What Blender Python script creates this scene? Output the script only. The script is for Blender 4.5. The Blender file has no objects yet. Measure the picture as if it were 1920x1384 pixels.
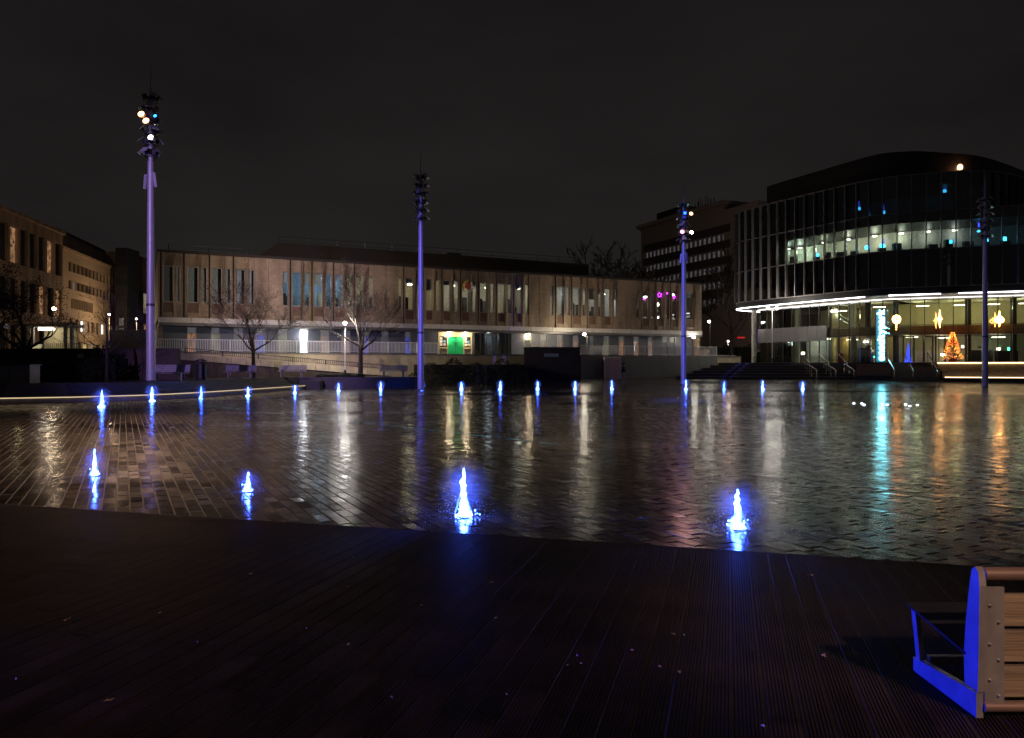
import bpy, bmesh, math, random
from mathutils import Vector, Matrix
R = math.radians
rng = random.Random(7)
SC = bpy.context.scene
COL = SC.collection

# ------------------------------------------------------------------ camera
F = 1422.0            # focal length in photograph pixels
HZ = 688.0            # horizon row
CH = 1.65             # eye height
cam = bpy.data.cameras.new('camera'); camo = bpy.data.objects.new('camera', cam); COL.objects.link(camo)
camo.location = (0, 0, CH); camo.rotation_euler = (R(90), 0, 0)
cam.sensor_width = 36.0; cam.lens = 36.0 * F / 1920.0; cam.shift_y = -4.0 / 1920.0
cam.clip_start = 0.05; cam.clip_end = 2000
SC.camera = camo

# ------------------------------------------------------------------ sky: light-polluted overcast at night
W = bpy.data.worlds.new('World'); SC.world = W; W.use_nodes = True
nt = W.node_tree; nt.nodes.clear()
wo = nt.nodes.new('ShaderNodeOutputWorld'); bg = nt.nodes.new('ShaderNodeBackground')
sky = nt.nodes.new('ShaderNodeTexSky'); sky.sky_type = 'NISHITA'; sky.sun_disc = False
sky.sun_elevation = R(-4); sky.sun_rotation = R(200)
tc = nt.nodes.new('ShaderNodeTexCoord'); sep = nt.nodes.new('ShaderNodeSeparateXYZ')
no = nt.nodes.new('ShaderNodeTexNoise'); no.inputs['Scale'].default_value = 2.2; no.inputs['Detail'].default_value = 5
mp = nt.nodes.new('ShaderNodeMapping'); mp.inputs['Scale'].default_value = (1, 1, 2.5)
rmp = nt.nodes.new('ShaderNodeValToRGB')
rmp.color_ramp.elements[0].position = 0.0; rmp.color_ramp.elements[0].color = (0.0180, 0.0166, 0.0162, 1)
rmp.color_ramp.elements[1].position = 0.62; rmp.color_ramp.elements[1].color = (0.0078, 0.0070, 0.0071, 1)
mx = nt.nodes.new('ShaderNodeMix'); mx.data_type = 'RGBA'; mx.blend_type = 'MULTIPLY'; mx.inputs[0].default_value = 0.9
r2 = nt.nodes.new('ShaderNodeValToRGB')
r2.color_ramp.elements[0].position = 0.3; r2.color_ramp.elements[0].color = (0.6, 0.6, 0.6, 1)
r2.color_ramp.elements[1].position = 0.75; r2.color_ramp.elements[1].color = (1.25, 1.22, 1.2, 1)
ad = nt.nodes.new('ShaderNodeMix'); ad.data_type = 'RGBA'; ad.blend_type = 'ADD'; ad.inputs[0].default_value = 0.004
L = nt.links
L.new(tc.outputs['Generated'], sep.inputs[0]); L.new(sep.outputs['Z'], rmp.inputs[0])
L.new(tc.outputs['Generated'], mp.inputs[0]); L.new(mp.outputs[0], no.inputs['Vector']); L.new(no.outputs['Fac'], r2.inputs[0])
L.new(rmp.outputs[0], mx.inputs[6]); L.new(r2.outputs[0], mx.inputs[7])
L.new(mx.outputs[2], ad.inputs[6]); L.new(sky.outputs[0], ad.inputs[7])
L.new(ad.outputs[2], bg.inputs[0]); bg.inputs[1].default_value = 1.0; L.new(bg.outputs[0], wo.inputs[0])

vs = SC.view_settings; vs.view_transform = 'Standard'; vs.look = 'None'; vs.exposure = 0.0; vs.gamma = 1.0
SC.render.engine = 'CYCLES'; cy = SC.cycles
cy.use_denoising = True; cy.sample_clamp_indirect = 3.0; cy.sample_clamp_direct = 40.0; cy.max_bounces = 6
cy.diffuse_bounces = 2; cy.glossy_bounces = 3; cy.transmission_bounces = 6; cy.transparent_max_bounces = 16
cy.caustics_reflective = False; cy.caustics_refractive = False; cy.use_light_tree = True
try: cy.denoising_input_passes = 'RGB_ALBEDO_NORMAL'
except Exception: pass

# ------------------------------------------------------------------ helpers
def PX(px, py, d):
    """point seen at photograph pixel (px, py) at depth d"""
    return Vector(((px - 960) / F * d, d, CH + (HZ - py) * d / F))
def gz(x, y):
    t = max(0.0, min(26.0, y - 58.0)); return 0.028 * t
ORIG = {}
def tag(o, label=None, cat=None, group=None, kind=None):
    if label: o['label'] = label
    if cat: o['category'] = cat
    if group: o['group'] = group
    if kind: o['kind'] = kind
    return o
def thing(name, loc, label, cat, group=None):
    o = bpy.data.objects.new(name, None); COL.objects.link(o); o.location = loc
    o.empty_display_size = 0.3
    ORIG[o.name] = Vector(loc); return tag(o, label, cat, group)
class MB:
    def __init__(s): s.v = []; s.f = []
    def add(s, vs_, fs):
        n = len(s.v); s.v += [Vector(p) for p in vs_]; s.f += [tuple(i + n for i in f) for f in fs]; return s
    def hexa(s, p):   # 8 points: bottom 4 ccw, top 4
        return s.add(p, [(3, 2, 1, 0), (4, 5, 6, 7), (0, 1, 5, 4), (1, 2, 6, 5), (2, 3, 7, 6), (3, 0, 4, 7)])
    def box(s, x0, x1, y0, y1, z0, z1):
        return s.hexa([(x0, y0, z0), (x1, y0, z0), (x1, y1, z0), (x0, y1, z0), (x0, y0, z1), (x1, y0, z1), (x1, y1, z1), (x0, y1, z1)])
    def obox(s, c, size, M):   # oriented box
        a, b, d = size[0] / 2, size[1] / 2, size[2] / 2; c = Vector(c)
        return s.hexa([c + M @ Vector(q) for q in ((-a, -b, -d), (a, -b, -d), (a, b, -d), (-a, b, -d), (-a, -b, d), (a, -b, d), (a, b, d), (-a, b, d))])
    def bar(s, p, q, w, h, up=(0, 0, 1)):
        p, q = Vector(p), Vector(q); d = q - p; x = d.normalized()
        y = Vector(up).cross(x)
        if y.length < 1e-4: y = Vector((1, 0, 0)).cross(x)
        y.normalize(); z = x.cross(y); M = Matrix((x, y, z)).transposed()
        return s.obox((p + q) / 2, (d.length, w, h), M)
    def caps(s, b0, b1, n):      # end caps on vertices of their own, so that they do not bend the side's shading
        for q, rv in ((b0, True), (b1, False)):
            m_ = len(s.v); s.v += [s.v[q + k].copy() for k in range(n)]; s.f.append(tuple(m_ + k for k in (reversed(range(n)) if rv else range(n))))
    def tube(s, pts, rad, n=8, cap=True):
        pts = [Vector(p) for p in pts]; rad = rad if isinstance(rad, (list, tuple)) else [rad] * len(pts)
        rings = []; prev = None
        for i, p in enumerate(pts):
            d = (pts[min(i + 1, len(pts) - 1)] - pts[max(i - 1, 0)]).normalized()
            a = Vector((0, 0, 1)) if abs(d.z) < 0.95 else Vector((1, 0, 0))
            if prev is not None: a = prev
            x = (a - d * a.dot(d)).normalized(); y = d.cross(x); prev = x
            rings.append([p + (x * math.cos(2 * math.pi * k / n) + y * math.sin(2 * math.pi * k / n)) * rad[i] for k in range(n)])
        b = len(s.v); s.v += [q for r in rings for q in r]
        for i in range(len(pts) - 1):
            for k in range(n):
                k2 = (k + 1) % n
                s.f.append((b + i * n + k, b + i * n + k2, b + (i + 1) * n + k2, b + (i + 1) * n + k))
        if cap:
            s.caps(b, b + (len(pts) - 1) * n, n)
        return s
    def lathe(s, c, prof, n=12, jit=0.0, rg=None):
        c = Vector(c); b = len(s.v)
        for (r, z) in prof:
            for k in range(n):
                a = 2 * math.pi * k / n; rr = r * (1 + (rg.uniform(-jit, jit) if rg else 0))
                s.v.append(c + Vector((rr * math.cos(a), rr * math.sin(a), z)))
        for i in range(len(prof) - 1):
            for k in range(n):
                k2 = (k + 1) % n
                s.f.append((b + i * n + k, b + i * n + k2, b + (i + 1) * n + k2, b + (i + 1) * n + k))
        s.caps(b, b + (len(prof) - 1) * n, n); return s
    def prism(s, poly, z0, z1):
        n = len(poly); z0 = z0 if isinstance(z0, (list, tuple)) else [z0] * n; z1 = z1 if isinstance(z1, (list, tuple)) else [z1] * n
        b = len(s.v)
        s.v += [Vector((p[0], p[1], z0[i])) for i, p in enumerate(poly)] + [Vector((p[0], p[1], z1[i])) for i, p in enumerate(poly)]
        s.f.append(tuple(b + i for i in reversed(range(n)))); s.f.append(tuple(b + n + i for i in range(n)))
        for i in range(n):
            j = (i + 1) % n; s.f.append((b + i, b + j, b + n + j, b + n + i))
        return s
    def ball(s, c, r, n=8, m=5, sq=1.0):
        return s.lathe(c, [(max(0.02 * r, r * math.sin(math.pi * i / m)), -r * sq * math.cos(math.pi * i / m)) for i in range(m + 1)], n)
    def build(s, name, mat, parent=None, smooth=False, base=None):
        me = bpy.data.meshes.new(name)
        if parent is not None:
            root = parent
            while root.parent is not None: root = root.parent
            o0 = ORIG[root.name]
        elif base is not None: o0 = Vector(base)
        else:
            xs = [p.x for p in s.v]; ys = [p.y for p in s.v]; zs = [p.z for p in s.v]
            o0 = Vector(((min(xs) + max(xs)) / 2, (min(ys) + max(ys)) / 2, min(zs)))
        me.from_pydata([tuple(p - o0) for p in s.v], [], s.f); me.update()
        if isinstance(mat, str): mat = M[mat]
        me.materials.append(mat)
        if smooth: me.polygons.foreach_set('use_smooth', [len(q.vertices) <= 4 for q in me.polygons])
        o = bpy.data.objects.new(name, me); COL.objects.link(o)
        if parent is not None: o.parent = parent
        else: o.location = o0; ORIG[o.name] = o0
        return o
def inst(src, parent, loc=None, M4=None):
    o = bpy.data.objects.new(src.name.split('.')[0], src.data); COL.objects.link(o); o.parent = parent
    if M4 is not None: o.matrix_local = M4
    elif loc is not None: o.location = loc
    return o

# ------------------------------------------------------------------ materials
M = {}
def newmat(name):
    m = bpy.data.materials.new(name); m.use_nodes = True; n = m.node_tree.nodes; b = n['Principled BSDF']; M[name] = m
    return m, n, m.node_tree.links, b
def mat(name, col, rough=0.6, metal=0.0, var=0.25, scale=6.0, bump=0.15, bscale=40.0, spec=0.5, rvar=0.15):
    m, n, l, b = newmat(name)
    tcn = n.new('ShaderNodeTexCoord'); a = n.new('ShaderNodeTexNoise'); a.inputs['Scale'].default_value = scale; a.inputs['Detail'].default_value = 6
    l.new(tcn.outputs['Object'], a.inputs['Vector'])
    cr = n.new('ShaderNodeValToRGB')
    cr.color_ramp.elements[0].position = 0.3; cr.color_ramp.elements[0].color = tuple(max(0, c * (1 - var)) for c in col) + (1,)
    cr.color_ramp.elements[1].position = 0.72; cr.color_ramp.elements[1].color = tuple(min(1, c * (1 + var)) for c in col) + (1,)
    l.new(a.outputs['Fac'], cr.inputs[0]); l.new(cr.outputs[0], b.inputs['Base Color'])
    mr = n.new('ShaderNodeMapRange'); mr.inputs[3].default_value = max(0.02, rough - rvar); mr.inputs[4].default_value = min(1, rough + rvar)
    l.new(a.outputs['Fac'], mr.inputs[0]); l.new(mr.outputs[0], b.inputs['Roughness'])
    b.inputs['Metallic'].default_value = metal; b.inputs['Specular IOR Level'].default_value = spec
    if bump:
        c = n.new('ShaderNodeTexNoise'); c.inputs['Scale'].default_value = bscale; c.inputs['Detail'].default_value = 4
        l.new(tcn.outputs['Object'], c.inputs['Vector'])
        bp = n.new('ShaderNodeBump'); bp.inputs['Strength'].default_value = bump; bp.inputs['Distance'].default_value = 0.02
        l.new(c.outputs['Fac'], bp.inputs['Height']); l.new(bp.outputs[0], b.inputs['Normal'])
    return m
def emit(name, col, strength):
    m, n, l, b = newmat(name)
    b.inputs['Base Color'].default_value = (0.02, 0.02, 0.02, 1)
    b.inputs['Emission Color'].default_value = tuple(col) + (1,); b.inputs['Emission Strength'].default_value = strength
    return m
def lit_window(name, c0, c1, strength, scale=(3, 3, 1.2)):
    """a lit blind or room seen through a window: uneven glow"""
    m, n, l, b = newmat(name)
    tcn = n.new('ShaderNodeTexCoord'); mpn = n.new('ShaderNodeMapping'); mpn.inputs['Scale'].default_value = scale
    a = n.new('ShaderNodeTexNoise'); a.inputs['Scale'].default_value = 1.3; a.inputs['Detail'].default_value = 5; a.inputs['Distortion'].default_value = 0.6
    cr = n.new('ShaderNodeValToRGB')
    cr.color_ramp.elements[0].position = 0.35; cr.color_ramp.elements[0].color = tuple(c0) + (1,)
    cr.color_ramp.elements[1].position = 0.68; cr.color_ramp.elements[1].color = tuple(c1) + (1,)
    l.new(tcn.outputs['Object'], mpn.inputs[0]); l.new(mpn.outputs[0], a.inputs['Vector']); l.new(a.outputs['Fac'], cr.inputs[0])
    b.inputs['Base Color'].default_value = (0.3, 0.3, 0.3, 1); b.inputs['Roughness'].default_value = 0.4
    l.new(cr.outputs[0], b.inputs['Emission Color']); b.inputs['Emission Strength'].default_value = strength
    return m
def glass(name, tint=(0.9, 0.95, 0.95), fac=0.12, rough=0.03):
    m, n, l, b = newmat(name); n.remove(b)
    t = n.new('ShaderNodeBsdfTransparent'); t.inputs[0].default_value = tuple(tint) + (1,)
    g = n.new('ShaderNodeBsdfGlossy'); g.inputs['Roughness'].default_value = rough
    x = n.new('ShaderNodeMixShader'); lw = n.new('ShaderNodeFresnel'); lw.inputs[0].default_value = 1.5
    ma = n.new('ShaderNodeMath'); ma.operation = 'ADD'; ma.inputs[1].default_value = fac - 0.04
    l.new(lw.outputs[0], ma.inputs[0]); l.new(ma.outputs[0], x.inputs[0]); l.new(t.outputs[0], x.inputs[1]); l.new(g.outputs[0], x.inputs[2])
    l.new(x.outputs[0], n['Material Output'].inputs[0]); return m
def brick(name, c1, c2, mortar, bw, bh, rough=0.75, axis_rot=0.0, bump=0.4):
    m, n, l, b = newmat(name)
    tcn = n.new('ShaderNodeTexCoord'); mpn = n.new('ShaderNodeMapping'); mpn.inputs['Rotation'].default_value = (0, 0, -axis_rot)
    sp = n.new('ShaderNodeSeparateXYZ'); cb = n.new('ShaderNodeCombineXYZ')
    l.new(tcn.outputs['Object'], mpn.inputs[0]); l.new(mpn.outputs[0], sp.inputs[0])
    ad_ = n.new('ShaderNodeMath'); ad_.operation = 'ADD'
    l.new(sp.outputs['X'], ad_.inputs[0]); l.new(sp.outputs['Y'], ad_.inputs[1])
    l.new(ad_.outputs[0], cb.inputs[0]); l.new(sp.outputs['Z'], cb.inputs[1])
    t = n.new('ShaderNodeTexBrick'); t.inputs['Scale'].default_value = 1.0; t.inputs['Brick Width'].default_value = bw; t.inputs['Row Height'].default_value = bh
    t.inputs['Mortar Size'].default_value = 0.012; t.inputs['Color1'].default_value = c1 + (1,); t.inputs['Color2'].default_value = c2 + (1,); t.inputs['Mortar'].default_value = mortar + (1,)
    l.new(cb.outputs[0], t.inputs['Vector'])
    a = n.new('ShaderNodeTexNoise'); a.inputs['Scale'].default_value = 0.7; a.inputs['Detail'].default_value = 7; mst = n.new('ShaderNodeMapping'); mst.inputs['Scale'].default_value = (1.6, 1.6, .28); l.new(tcn.outputs['Object'], mst.inputs[0]); l.new(mst.outputs[0], a.inputs['Vector'])
    cr = n.new('ShaderNodeValToRGB'); cr.color_ramp.elements[0].position = 0.3; cr.color_ramp.elements[0].color = (0.48, 0.46, 0.45, 1); cr.color_ramp.elements[1].position = 0.72; cr.color_ramp.elements[1].color = (1.2, 1.17, 1.14, 1)
    l.new(a.outputs['Fac'], cr.inputs[0])
    mxx = n.new('ShaderNodeMix'); mxx.data_type = 'RGBA'; mxx.blend_type = 'MULTIPLY'; mxx.inputs[0].default_value = 1.0
    l.new(t.outputs['Color'], mxx.inputs[6]); l.new(cr.outputs[0], mxx.inputs[7]); l.new(mxx.outputs[2], b.inputs['Base Color'])
    b.inputs['Roughness'].default_value = rough
    bp = n.new('ShaderNodeBump'); bp.inputs['Strength'].default_value = bump; bp.inputs['Distance'].default_value = 0.02; bp.invert = True
    l.new(t.outputs['Fac'], bp.inputs['Height']); l.new(bp.outputs[0], b.inputs['Normal'])
    return m

SETT_ANG = math.atan(0.513)       # courses run this far left of the view direction
def wet_paving(name, textured):
    """wet granite: dark stone under an uneven film of water"""
    m, n, l, b = newmat(name)
    geo = n.new('ShaderNodeNewGeometry')
    # broad puddle mask in world space
    a = n.new('ShaderNodeTexNoise'); a.inputs['Scale'].default_value = 0.11; a.inputs['Detail'].default_value = 4; a.inputs['Roughness'].default_value = 0.5
    mpn = n.new('ShaderNodeMapping'); mpn.inputs['Scale'].default_value = (0.55, 1.5, 0.0); mpn.inputs['Location'].default_value = (3.1, 1.7, 0)
    l.new(geo.outputs['Position'], mpn.inputs[0]); l.new(mpn.outputs[0], a.inputs['Vector'])
    pud = n.new('ShaderNodeMapRange'); pud.inputs[1].default_value = 0.50; pud.inputs[2].default_value = 0.60; pud.clamp = True
    l.new(a.outputs['Fac'], pud.inputs[0])
    # stone colour
    st = n.new('ShaderNodeTexNoise'); st.inputs['Scale'].default_value = 3.0; st.inputs['Detail'].default_value = 7
    l.new(geo.outputs['Position'], st.inputs['Vector'])
    cr = n.new('ShaderNodeValToRGB'); cr.color_ramp.elements[0].position = 0.3; cr.color_ramp.elements[0].color = (0.024, 0.018, 0.018, 1)
    cr.color_ramp.elements[1].position = 0.7; cr.color_ramp.elements[1].color = (0.066, 0.048, 0.043, 1)
    l.new(st.outputs['Fac'], cr.inputs[0])
    colout = cr.outputs[0]
    rv = n.new('ShaderNodeMath'); rv.operation = 'MULTIPLY'
    hs = None
    if textured:
        mp2 = n.new('ShaderNodeMapping'); mp2.inputs['Rotation'].default_value = (0, 0, -(math.pi / 2 + SETT_ANG))
        l.new(geo.outputs['Position'], mp2.inputs[0])
        t = n.new('ShaderNodeTexBrick'); t.inputs['Scale'].default_value = 1; t.inputs['Brick Width'].default_value = 0.43; t.inputs['Row Height'].default_value = 0.148
        t.inputs['Mortar Size'].default_value = 0.008; t.inputs['Color1'].default_value = (0.6, 0.6, 0.6, 1); t.inputs['Color2'].default_value = (1.3, 1.3, 1.3, 1); t.inputs['Mortar'].default_value = (1.8, 1.8, 1.8, 1)
        l.new(mp2.outputs[0], t.inputs['Vector'])
        mxx = n.new('ShaderNodeMix'); mxx.data_type = 'RGBA'; mxx.blend_type = 'MULTIPLY'; mxx.inputs[0].default_value = 1
        l.new(colout, mxx.inputs[6]); l.new(t.outputs['Color'], mxx.inputs[7]); colout = mxx.outputs[2]; hs = t
    else:
        oi = n.new('ShaderNodeObjectInfo'); at = n.new('ShaderNodeAttribute'); at.attribute_name = 'tone'
        mr0 = n.new('ShaderNodeMapRange'); mr0.inputs[3].default_value = 0.5; mr0.inputs[4].default_value = 1.65
        l.new(at.outputs['Fac'], mr0.inputs[0])
        mxx = n.new('ShaderNodeMix'); mxx.data_type = 'RGBA'; mxx.blend_type = 'MULTIPLY'; mxx.inputs[0].default_value = 1
        l.new(colout, mxx.inputs[6]); l.new(mr0.outputs[0], mxx.inputs[7]); colout = mxx.outputs[2]
    l.new(colout, b.inputs['Base Color'])
    # roughness
    ro = n.new('ShaderNodeMapRange'); ro.inputs[3].default_value = 0.185; ro.inputs[4].default_value = 0.09
    l.new(pud.outputs[0], ro.inputs[0])
    if textured: l.new(ro.outputs[0], b.inputs['Roughness'])
    else:
        mt_ = n.new('ShaderNodeMapRange'); mt_.inputs[3].default_value = 0.85; mt_.inputs[4].default_value = 1.25; l.new(at.outputs['Fac'], mt_.inputs[0])
        ml = n.new('ShaderNodeMath'); ml.operation = 'MULTIPLY'; l.new(ro.outputs[0], ml.inputs[0]); l.new(mt_.outputs[0], ml.inputs[1]); l.new(ml.outputs[0], b.inputs['Roughness'])
    b.inputs['Specular IOR Level'].default_value = 0.34
    # relief: stone grain + ripples
    g1 = n.new('ShaderNodeTexNoise'); g1.inputs['Scale'].default_value = 14.0; g1.inputs['Detail'].default_value = 5
    l.new(geo.outputs['Position'], g1.inputs['Vector'])
    g2 = n.new('ShaderNodeTexNoise'); g2.inputs['Scale'].default_value = 4.5; g2.inputs['Detail'].default_value = 3
    mp3 = n.new('ShaderNodeMapping'); mp3.inputs['Scale'].default_value = (0.55, 1.4, 1); l.new(geo.outputs['Position'], mp3.inputs[0]); l.new(mp3.outputs[0], g2.inputs['Vector'])
    b1 = n.new('ShaderNodeBump'); b1.inputs['Strength'].default_value = 0.17; b1.inputs['Distance'].default_value = 0.007
    b2 = n.new('ShaderNodeBump'); b2.inputs['Strength'].default_value = 0.05; b2.inputs['Distance'].default_value = 0.010
    l.new(g1.outputs['Fac'], b1.inputs['Height']); l.new(g2.outputs['Fac'], b2.inputs['Height']); l.new(b1.outputs[0], b2.inputs['Normal'])
    nrm = b2.outputs[0]
    if hs is not None:
        b3 = n.new('ShaderNodeBump'); b3.inputs['Strength'].default_value = 0.5; b3.inputs['Distance'].default_value = 0.008; b3.invert = True
        l.new(hs.outputs['Fac'], b3.inputs['Height']); l.new(nrm, b3.inputs['Normal']); nrm = b3.outputs[0]
    l.new(nrm, b.inputs['Normal'])
    return m
wet_paving('paving_far', True); wet_paving('sett_stone', False)
mat('grout', (0.085, 0.066, 0.052), 0.6, bump=0.2, spec=0.15)
mat('deck_wood', (0.036, 0.026, 0.025), 0.55, var=0.5, scale=2.5, bump=0.15, bscale=60, rvar=0.12, spec=0.022)
_m = M['deck_wood']; _n = _m.node_tree.nodes; _b = _n['Principled BSDF']; _src = _b.inputs['Base Color'].links[0].from_socket
_oi = _n.new('ShaderNodeObjectInfo'); _mr = _n.new('ShaderNodeMapRange'); _mr.inputs[3].default_value = 0.86; _mr.inputs[4].default_value = 1.16; _mx = _n.new('ShaderNodeMix'); _mx.data_type = 'RGBA'; _mx.blend_type = 'MULTIPLY'; _mx.inputs[0].default_value = 1
_m.node_tree.links.new(_oi.outputs['Random'], _mr.inputs[0]); _m.node_tree.links.new(_src, _mx.inputs[6]); _m.node_tree.links.new(_mr.outputs[0], _mx.inputs[7]); _m.node_tree.links.new(_mx.outputs[2], _b.inputs['Base Color'])
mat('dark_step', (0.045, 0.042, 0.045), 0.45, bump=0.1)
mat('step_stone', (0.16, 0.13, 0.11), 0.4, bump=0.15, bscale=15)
mat('bank_paving', (0.05, 0.042, 0.038), 0.35, bump=0.4, bscale=8)
mat('coping', (0.20, 0.18, 0.15), 0.5)
brick('court_brick', (0.38, 0.285, 0.20), (0.30, 0.22, 0.155), (0.25, 0.195, 0.15), 0.44, 0.22, 0.7, R(26))
mat('court_side', (0.30, 0.21, 0.15), 0.75)
mat('spandrel', (0.14, 0.075, 0.05), 0.6)
mat('slot_dark', (0.03, 0.025, 0.022), 0.8)
mat('white_band', (0.62, 0.58, 0.55), 0.6, var=0.15)
mat('blue_panel', (0.11, 0.12, 0.16), 0.45, var=0.15)
mat('roof_dark', (0.03, 0.022, 0.02), 0.8)
mat('frame_metal', (0.32, 0.30, 0.28), 0.4, metal=0.3, bump=0)
mat('frame_dark', (0.05, 0.05, 0.052), 0.4, metal=0.3, bump=0)
mat('mullion', (0.30, 0.27, 0.27), 0.4, metal=0.4, bump=0)
mat('room_wall', (0.62, 0.58, 0.50), 0.8, bump=0)
mat('room_blue', (0.35, 0.45, 0.55), 0.8, bump=0)
mat('room_dark', (0.10, 0.09, 0.08), 0.8, bump=0)
mat('furniture', (0.06, 0.055, 0.055), 0.7, var=0.5, bump=0)
mat('blind', (0.55, 0.56, 0.62), 0.8, var=0.08, bump=0)
mat('rail_white', (0.72, 0.72, 0.74), 0.4, var=0.05, bump=0)
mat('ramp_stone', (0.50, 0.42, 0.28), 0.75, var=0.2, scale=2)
mat('dark_brick', (0.070, 0.046, 0.036), 0.7)
mat('grey_wall', (0.15, 0.155, 0.155), 0.7)
mat('green_door', (0.01, 0.42, 0.16), 0.4, var=0.08, bump=0.05)
mat('cream_frame', (0.62, 0.52, 0.34), 0.5, var=0.1, bump=0)
mat('paper', (0.85, 0.85, 0.82), 0.7, var=0.05, bump=0)
mat('paper_blue', (0.1, 0.3, 0.6), 0.7, bump=0)
mat('mast_paint', (0.52, 0.50, 0.53), 0.42, var=0.08, metal=0.2, bump=0.02)
mat('mast_dark', (0.10, 0.10, 0.12), 0.4, metal=0.5, bump=0)
mat('steel', (0.55, 0.55, 0.56), 0.22, metal=0.9, var=0.1, bump=0.03)
mat('bench_metal', (0.50, 0.46, 0.45), 0.38, metal=0.55, var=0.1, scale=14, bump=0.04)
mat('bench_tube', (0.26, 0.17, 0.14), 0.5, metal=0.15, var=0.12, bump=0.03)
mat('bench_wood', (0.30, 0.22, 0.145), 0.6, var=0.42, scale=9, bump=0.3, bscale=40)
for _nd in list(M['bench_wood'].node_tree.nodes):
    if _nd.type == 'TEX_NOISE':
        _t = M['bench_wood'].node_tree; _mp = _t.nodes.new('ShaderNodeMapping'); _mp.inputs['Scale'].default_value = (.12, 3.0, 3.0); _t.links.new(_nd.inputs['Vector'].links[0].from_socket, _mp.inputs[0]); _t.links.new(_mp.outputs[0], _nd.inputs['Vector'])
mat('bench_far', (0.30, 0.28, 0.30), 0.5)
mat('seat_black', (0.025, 0.025, 0.028), 0.42, bump=0.05)
mat('bark', (0.055, 0.042, 0.034), 0.85, bump=0.3, bscale=20)
mat('leaf_dark', (0.030, 0.032, 0.022), 0.7, var=0.6, scale=3, bump=0)
mat('leaf_red', (0.060, 0.036, 0.024), 0.7, var=0.6, scale=3, bump=0)
mat('hedge_leaf', (0.028, 0.036, 0.022), 0.65, var=0.5, scale=3, bump=0)
mat('soil', (0.03, 0.024, 0.02), 0.95)
mat('grass_bank', (0.10, 0.085, 0.045), 0.9, var=0.4, scale=2, bump=0.5, bscale=15)
brick('office_brick', (0.40, 0.30, 0.22), (0.35, 0.26, 0.19), (0.36, 0.26, 0.18), 0.5, 0.2, 0.8, R(80))
mat('office_stone', (0.44, 0.33, 0.22), 0.8)
mat('tower_wall', (0.34, 0.29, 0.26), 0.8)
mat('tower_band', (0.07, 0.055, 0.05), 0.7)
mat('tower_pane', (0.45, 0.45, 0.48), 0.35, var=0.3, scale=0.6, bump=0)
mat('dark_pane', (0.02, 0.024, 0.03), 0.12, var=0.3, bump=0)
mat('black_hood', (0.018, 0.017, 0.018), 0.5, bump=0)
mat('concrete', (0.30, 0.29, 0.27), 0.75)
mat('orange_bin', (0.42, 0.10, 0.03), 0.5, bump=0)
mat('purple_panel', (0.36, 0.25, 0.32), 0.55, bump=0)
mat('sign_pale', (0.6, 0.6, 0.62), 0.5, bump=0)
mat('skin', (0.5, 0.33, 0.25), 0.6, bump=0)
mat('jacket', (0.015, 0.014, 0.016), 0.7)
mat('trousers', (0.34, 0.33, 0.36), 0.8)
mat('crest_red', (0.55, 0.10, 0.06), 0.5, bump=0); mat('crest_white', (0.75, 0.66, 0.55), 0.5, bump=0); mat('crest_gold', (0.65, 0.45, 0.12), 0.4, metal=0.4, bump=0)
mat('leaf_fallen', (0.55, 0.34, 0.16), 0.6, var=0.5, scale=1, bump=0)
mat('petal_pale', (0.75, 0.70, 0.62), 0.6, var=0.2, bump=0)
mat('lobby_wall', (0.60, 0.52, 0.34), 0.7, var=0.1, bump=0)
mat('lobby_yellow', (0.72, 0.55, 0.18), 0.7, var=0.1, bump=0)
mat('balcony_brown', (0.30, 0.20, 0.14), 0.6, bump=0)
mat('panel_grey', (0.16, 0.15, 0.15), 0.45, metal=0.3, bump=0)
mat('column_dark', (0.06, 0.055, 0.05), 0.5, bump=0)
mat('red_chair', (0.55, 0.04, 0.03), 0.5, bump=0)
mat('plant_green', (0.06, 0.16, 0.03), 0.6, var=0.5, bump=0)
glass('pane', fac=0.10); glass('pane_dark', (0.42, 0.44, 0.48), 0.14); glass('pane_lobby', (0.86, 0.90, 0.84), 0.08)
emit('lamp_warm', (1.0, 0.72, 0.42), 60); emit('lamp_white', (1.0, 0.95, 0.85), 45); emit('lamp_soft', (1.0, 0.9, 0.72), 12)
emit('flood_warm', (1.0, 0.45, 0.18), 7); emit('flood_pink', (1.0, 0.22, 0.28), 7); emit('flood_blue', (0.006, 0.04, 1.0), 16); emit('flood_cyan', (0.01, 0.16, 1.0), 12)
emit('strip_white', (0.95, 0.92, 1.0), 6); emit('strip_white_dim', (1.0, 0.95, 0.9), 3.0); emit('strip_warm', (1.0, 0.66, 0.32), 7)
emit('strip_rim', (1.0, 0.75, 0.42), 0.8)
emit('sign_glow', (0.22, 0.85, 1.0), 26); emit('sign_halo', (0.01, 0.22, 0.42), 0.6)
emit('deco_glow', (1.0, 0.40, 0.09), 30); emit('bulb_orange', (1.0, 0.10, 0.015), 12); emit('bulb_yellow', (1.0, 0.36, 0.05), 14)
emit('neon_purple', (0.6, 0.04, 0.9), 5); emit('neon_green', (0.05, 0.9, 0.45), 9); emit('screen_cyan', (0.05, 0.55, 0.95), 6); emit('screen_blue', (0.05, 0.08, 0.9), 2.0)
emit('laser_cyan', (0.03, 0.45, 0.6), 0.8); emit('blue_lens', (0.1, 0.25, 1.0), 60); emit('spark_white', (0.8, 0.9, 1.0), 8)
emit('jet_glow_near', (0.040, 0.105, 1.0), 105); emit('jet_glow_far', (0.045, 0.115, 1.0), 55); emit('jet_glow_weak', (0.03, 0.09, 1.0), 30)  # glow of the lit water as emission, for the added cores
emit('red_glow', (1.0, 0.03, 0.03), 0.5)
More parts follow.
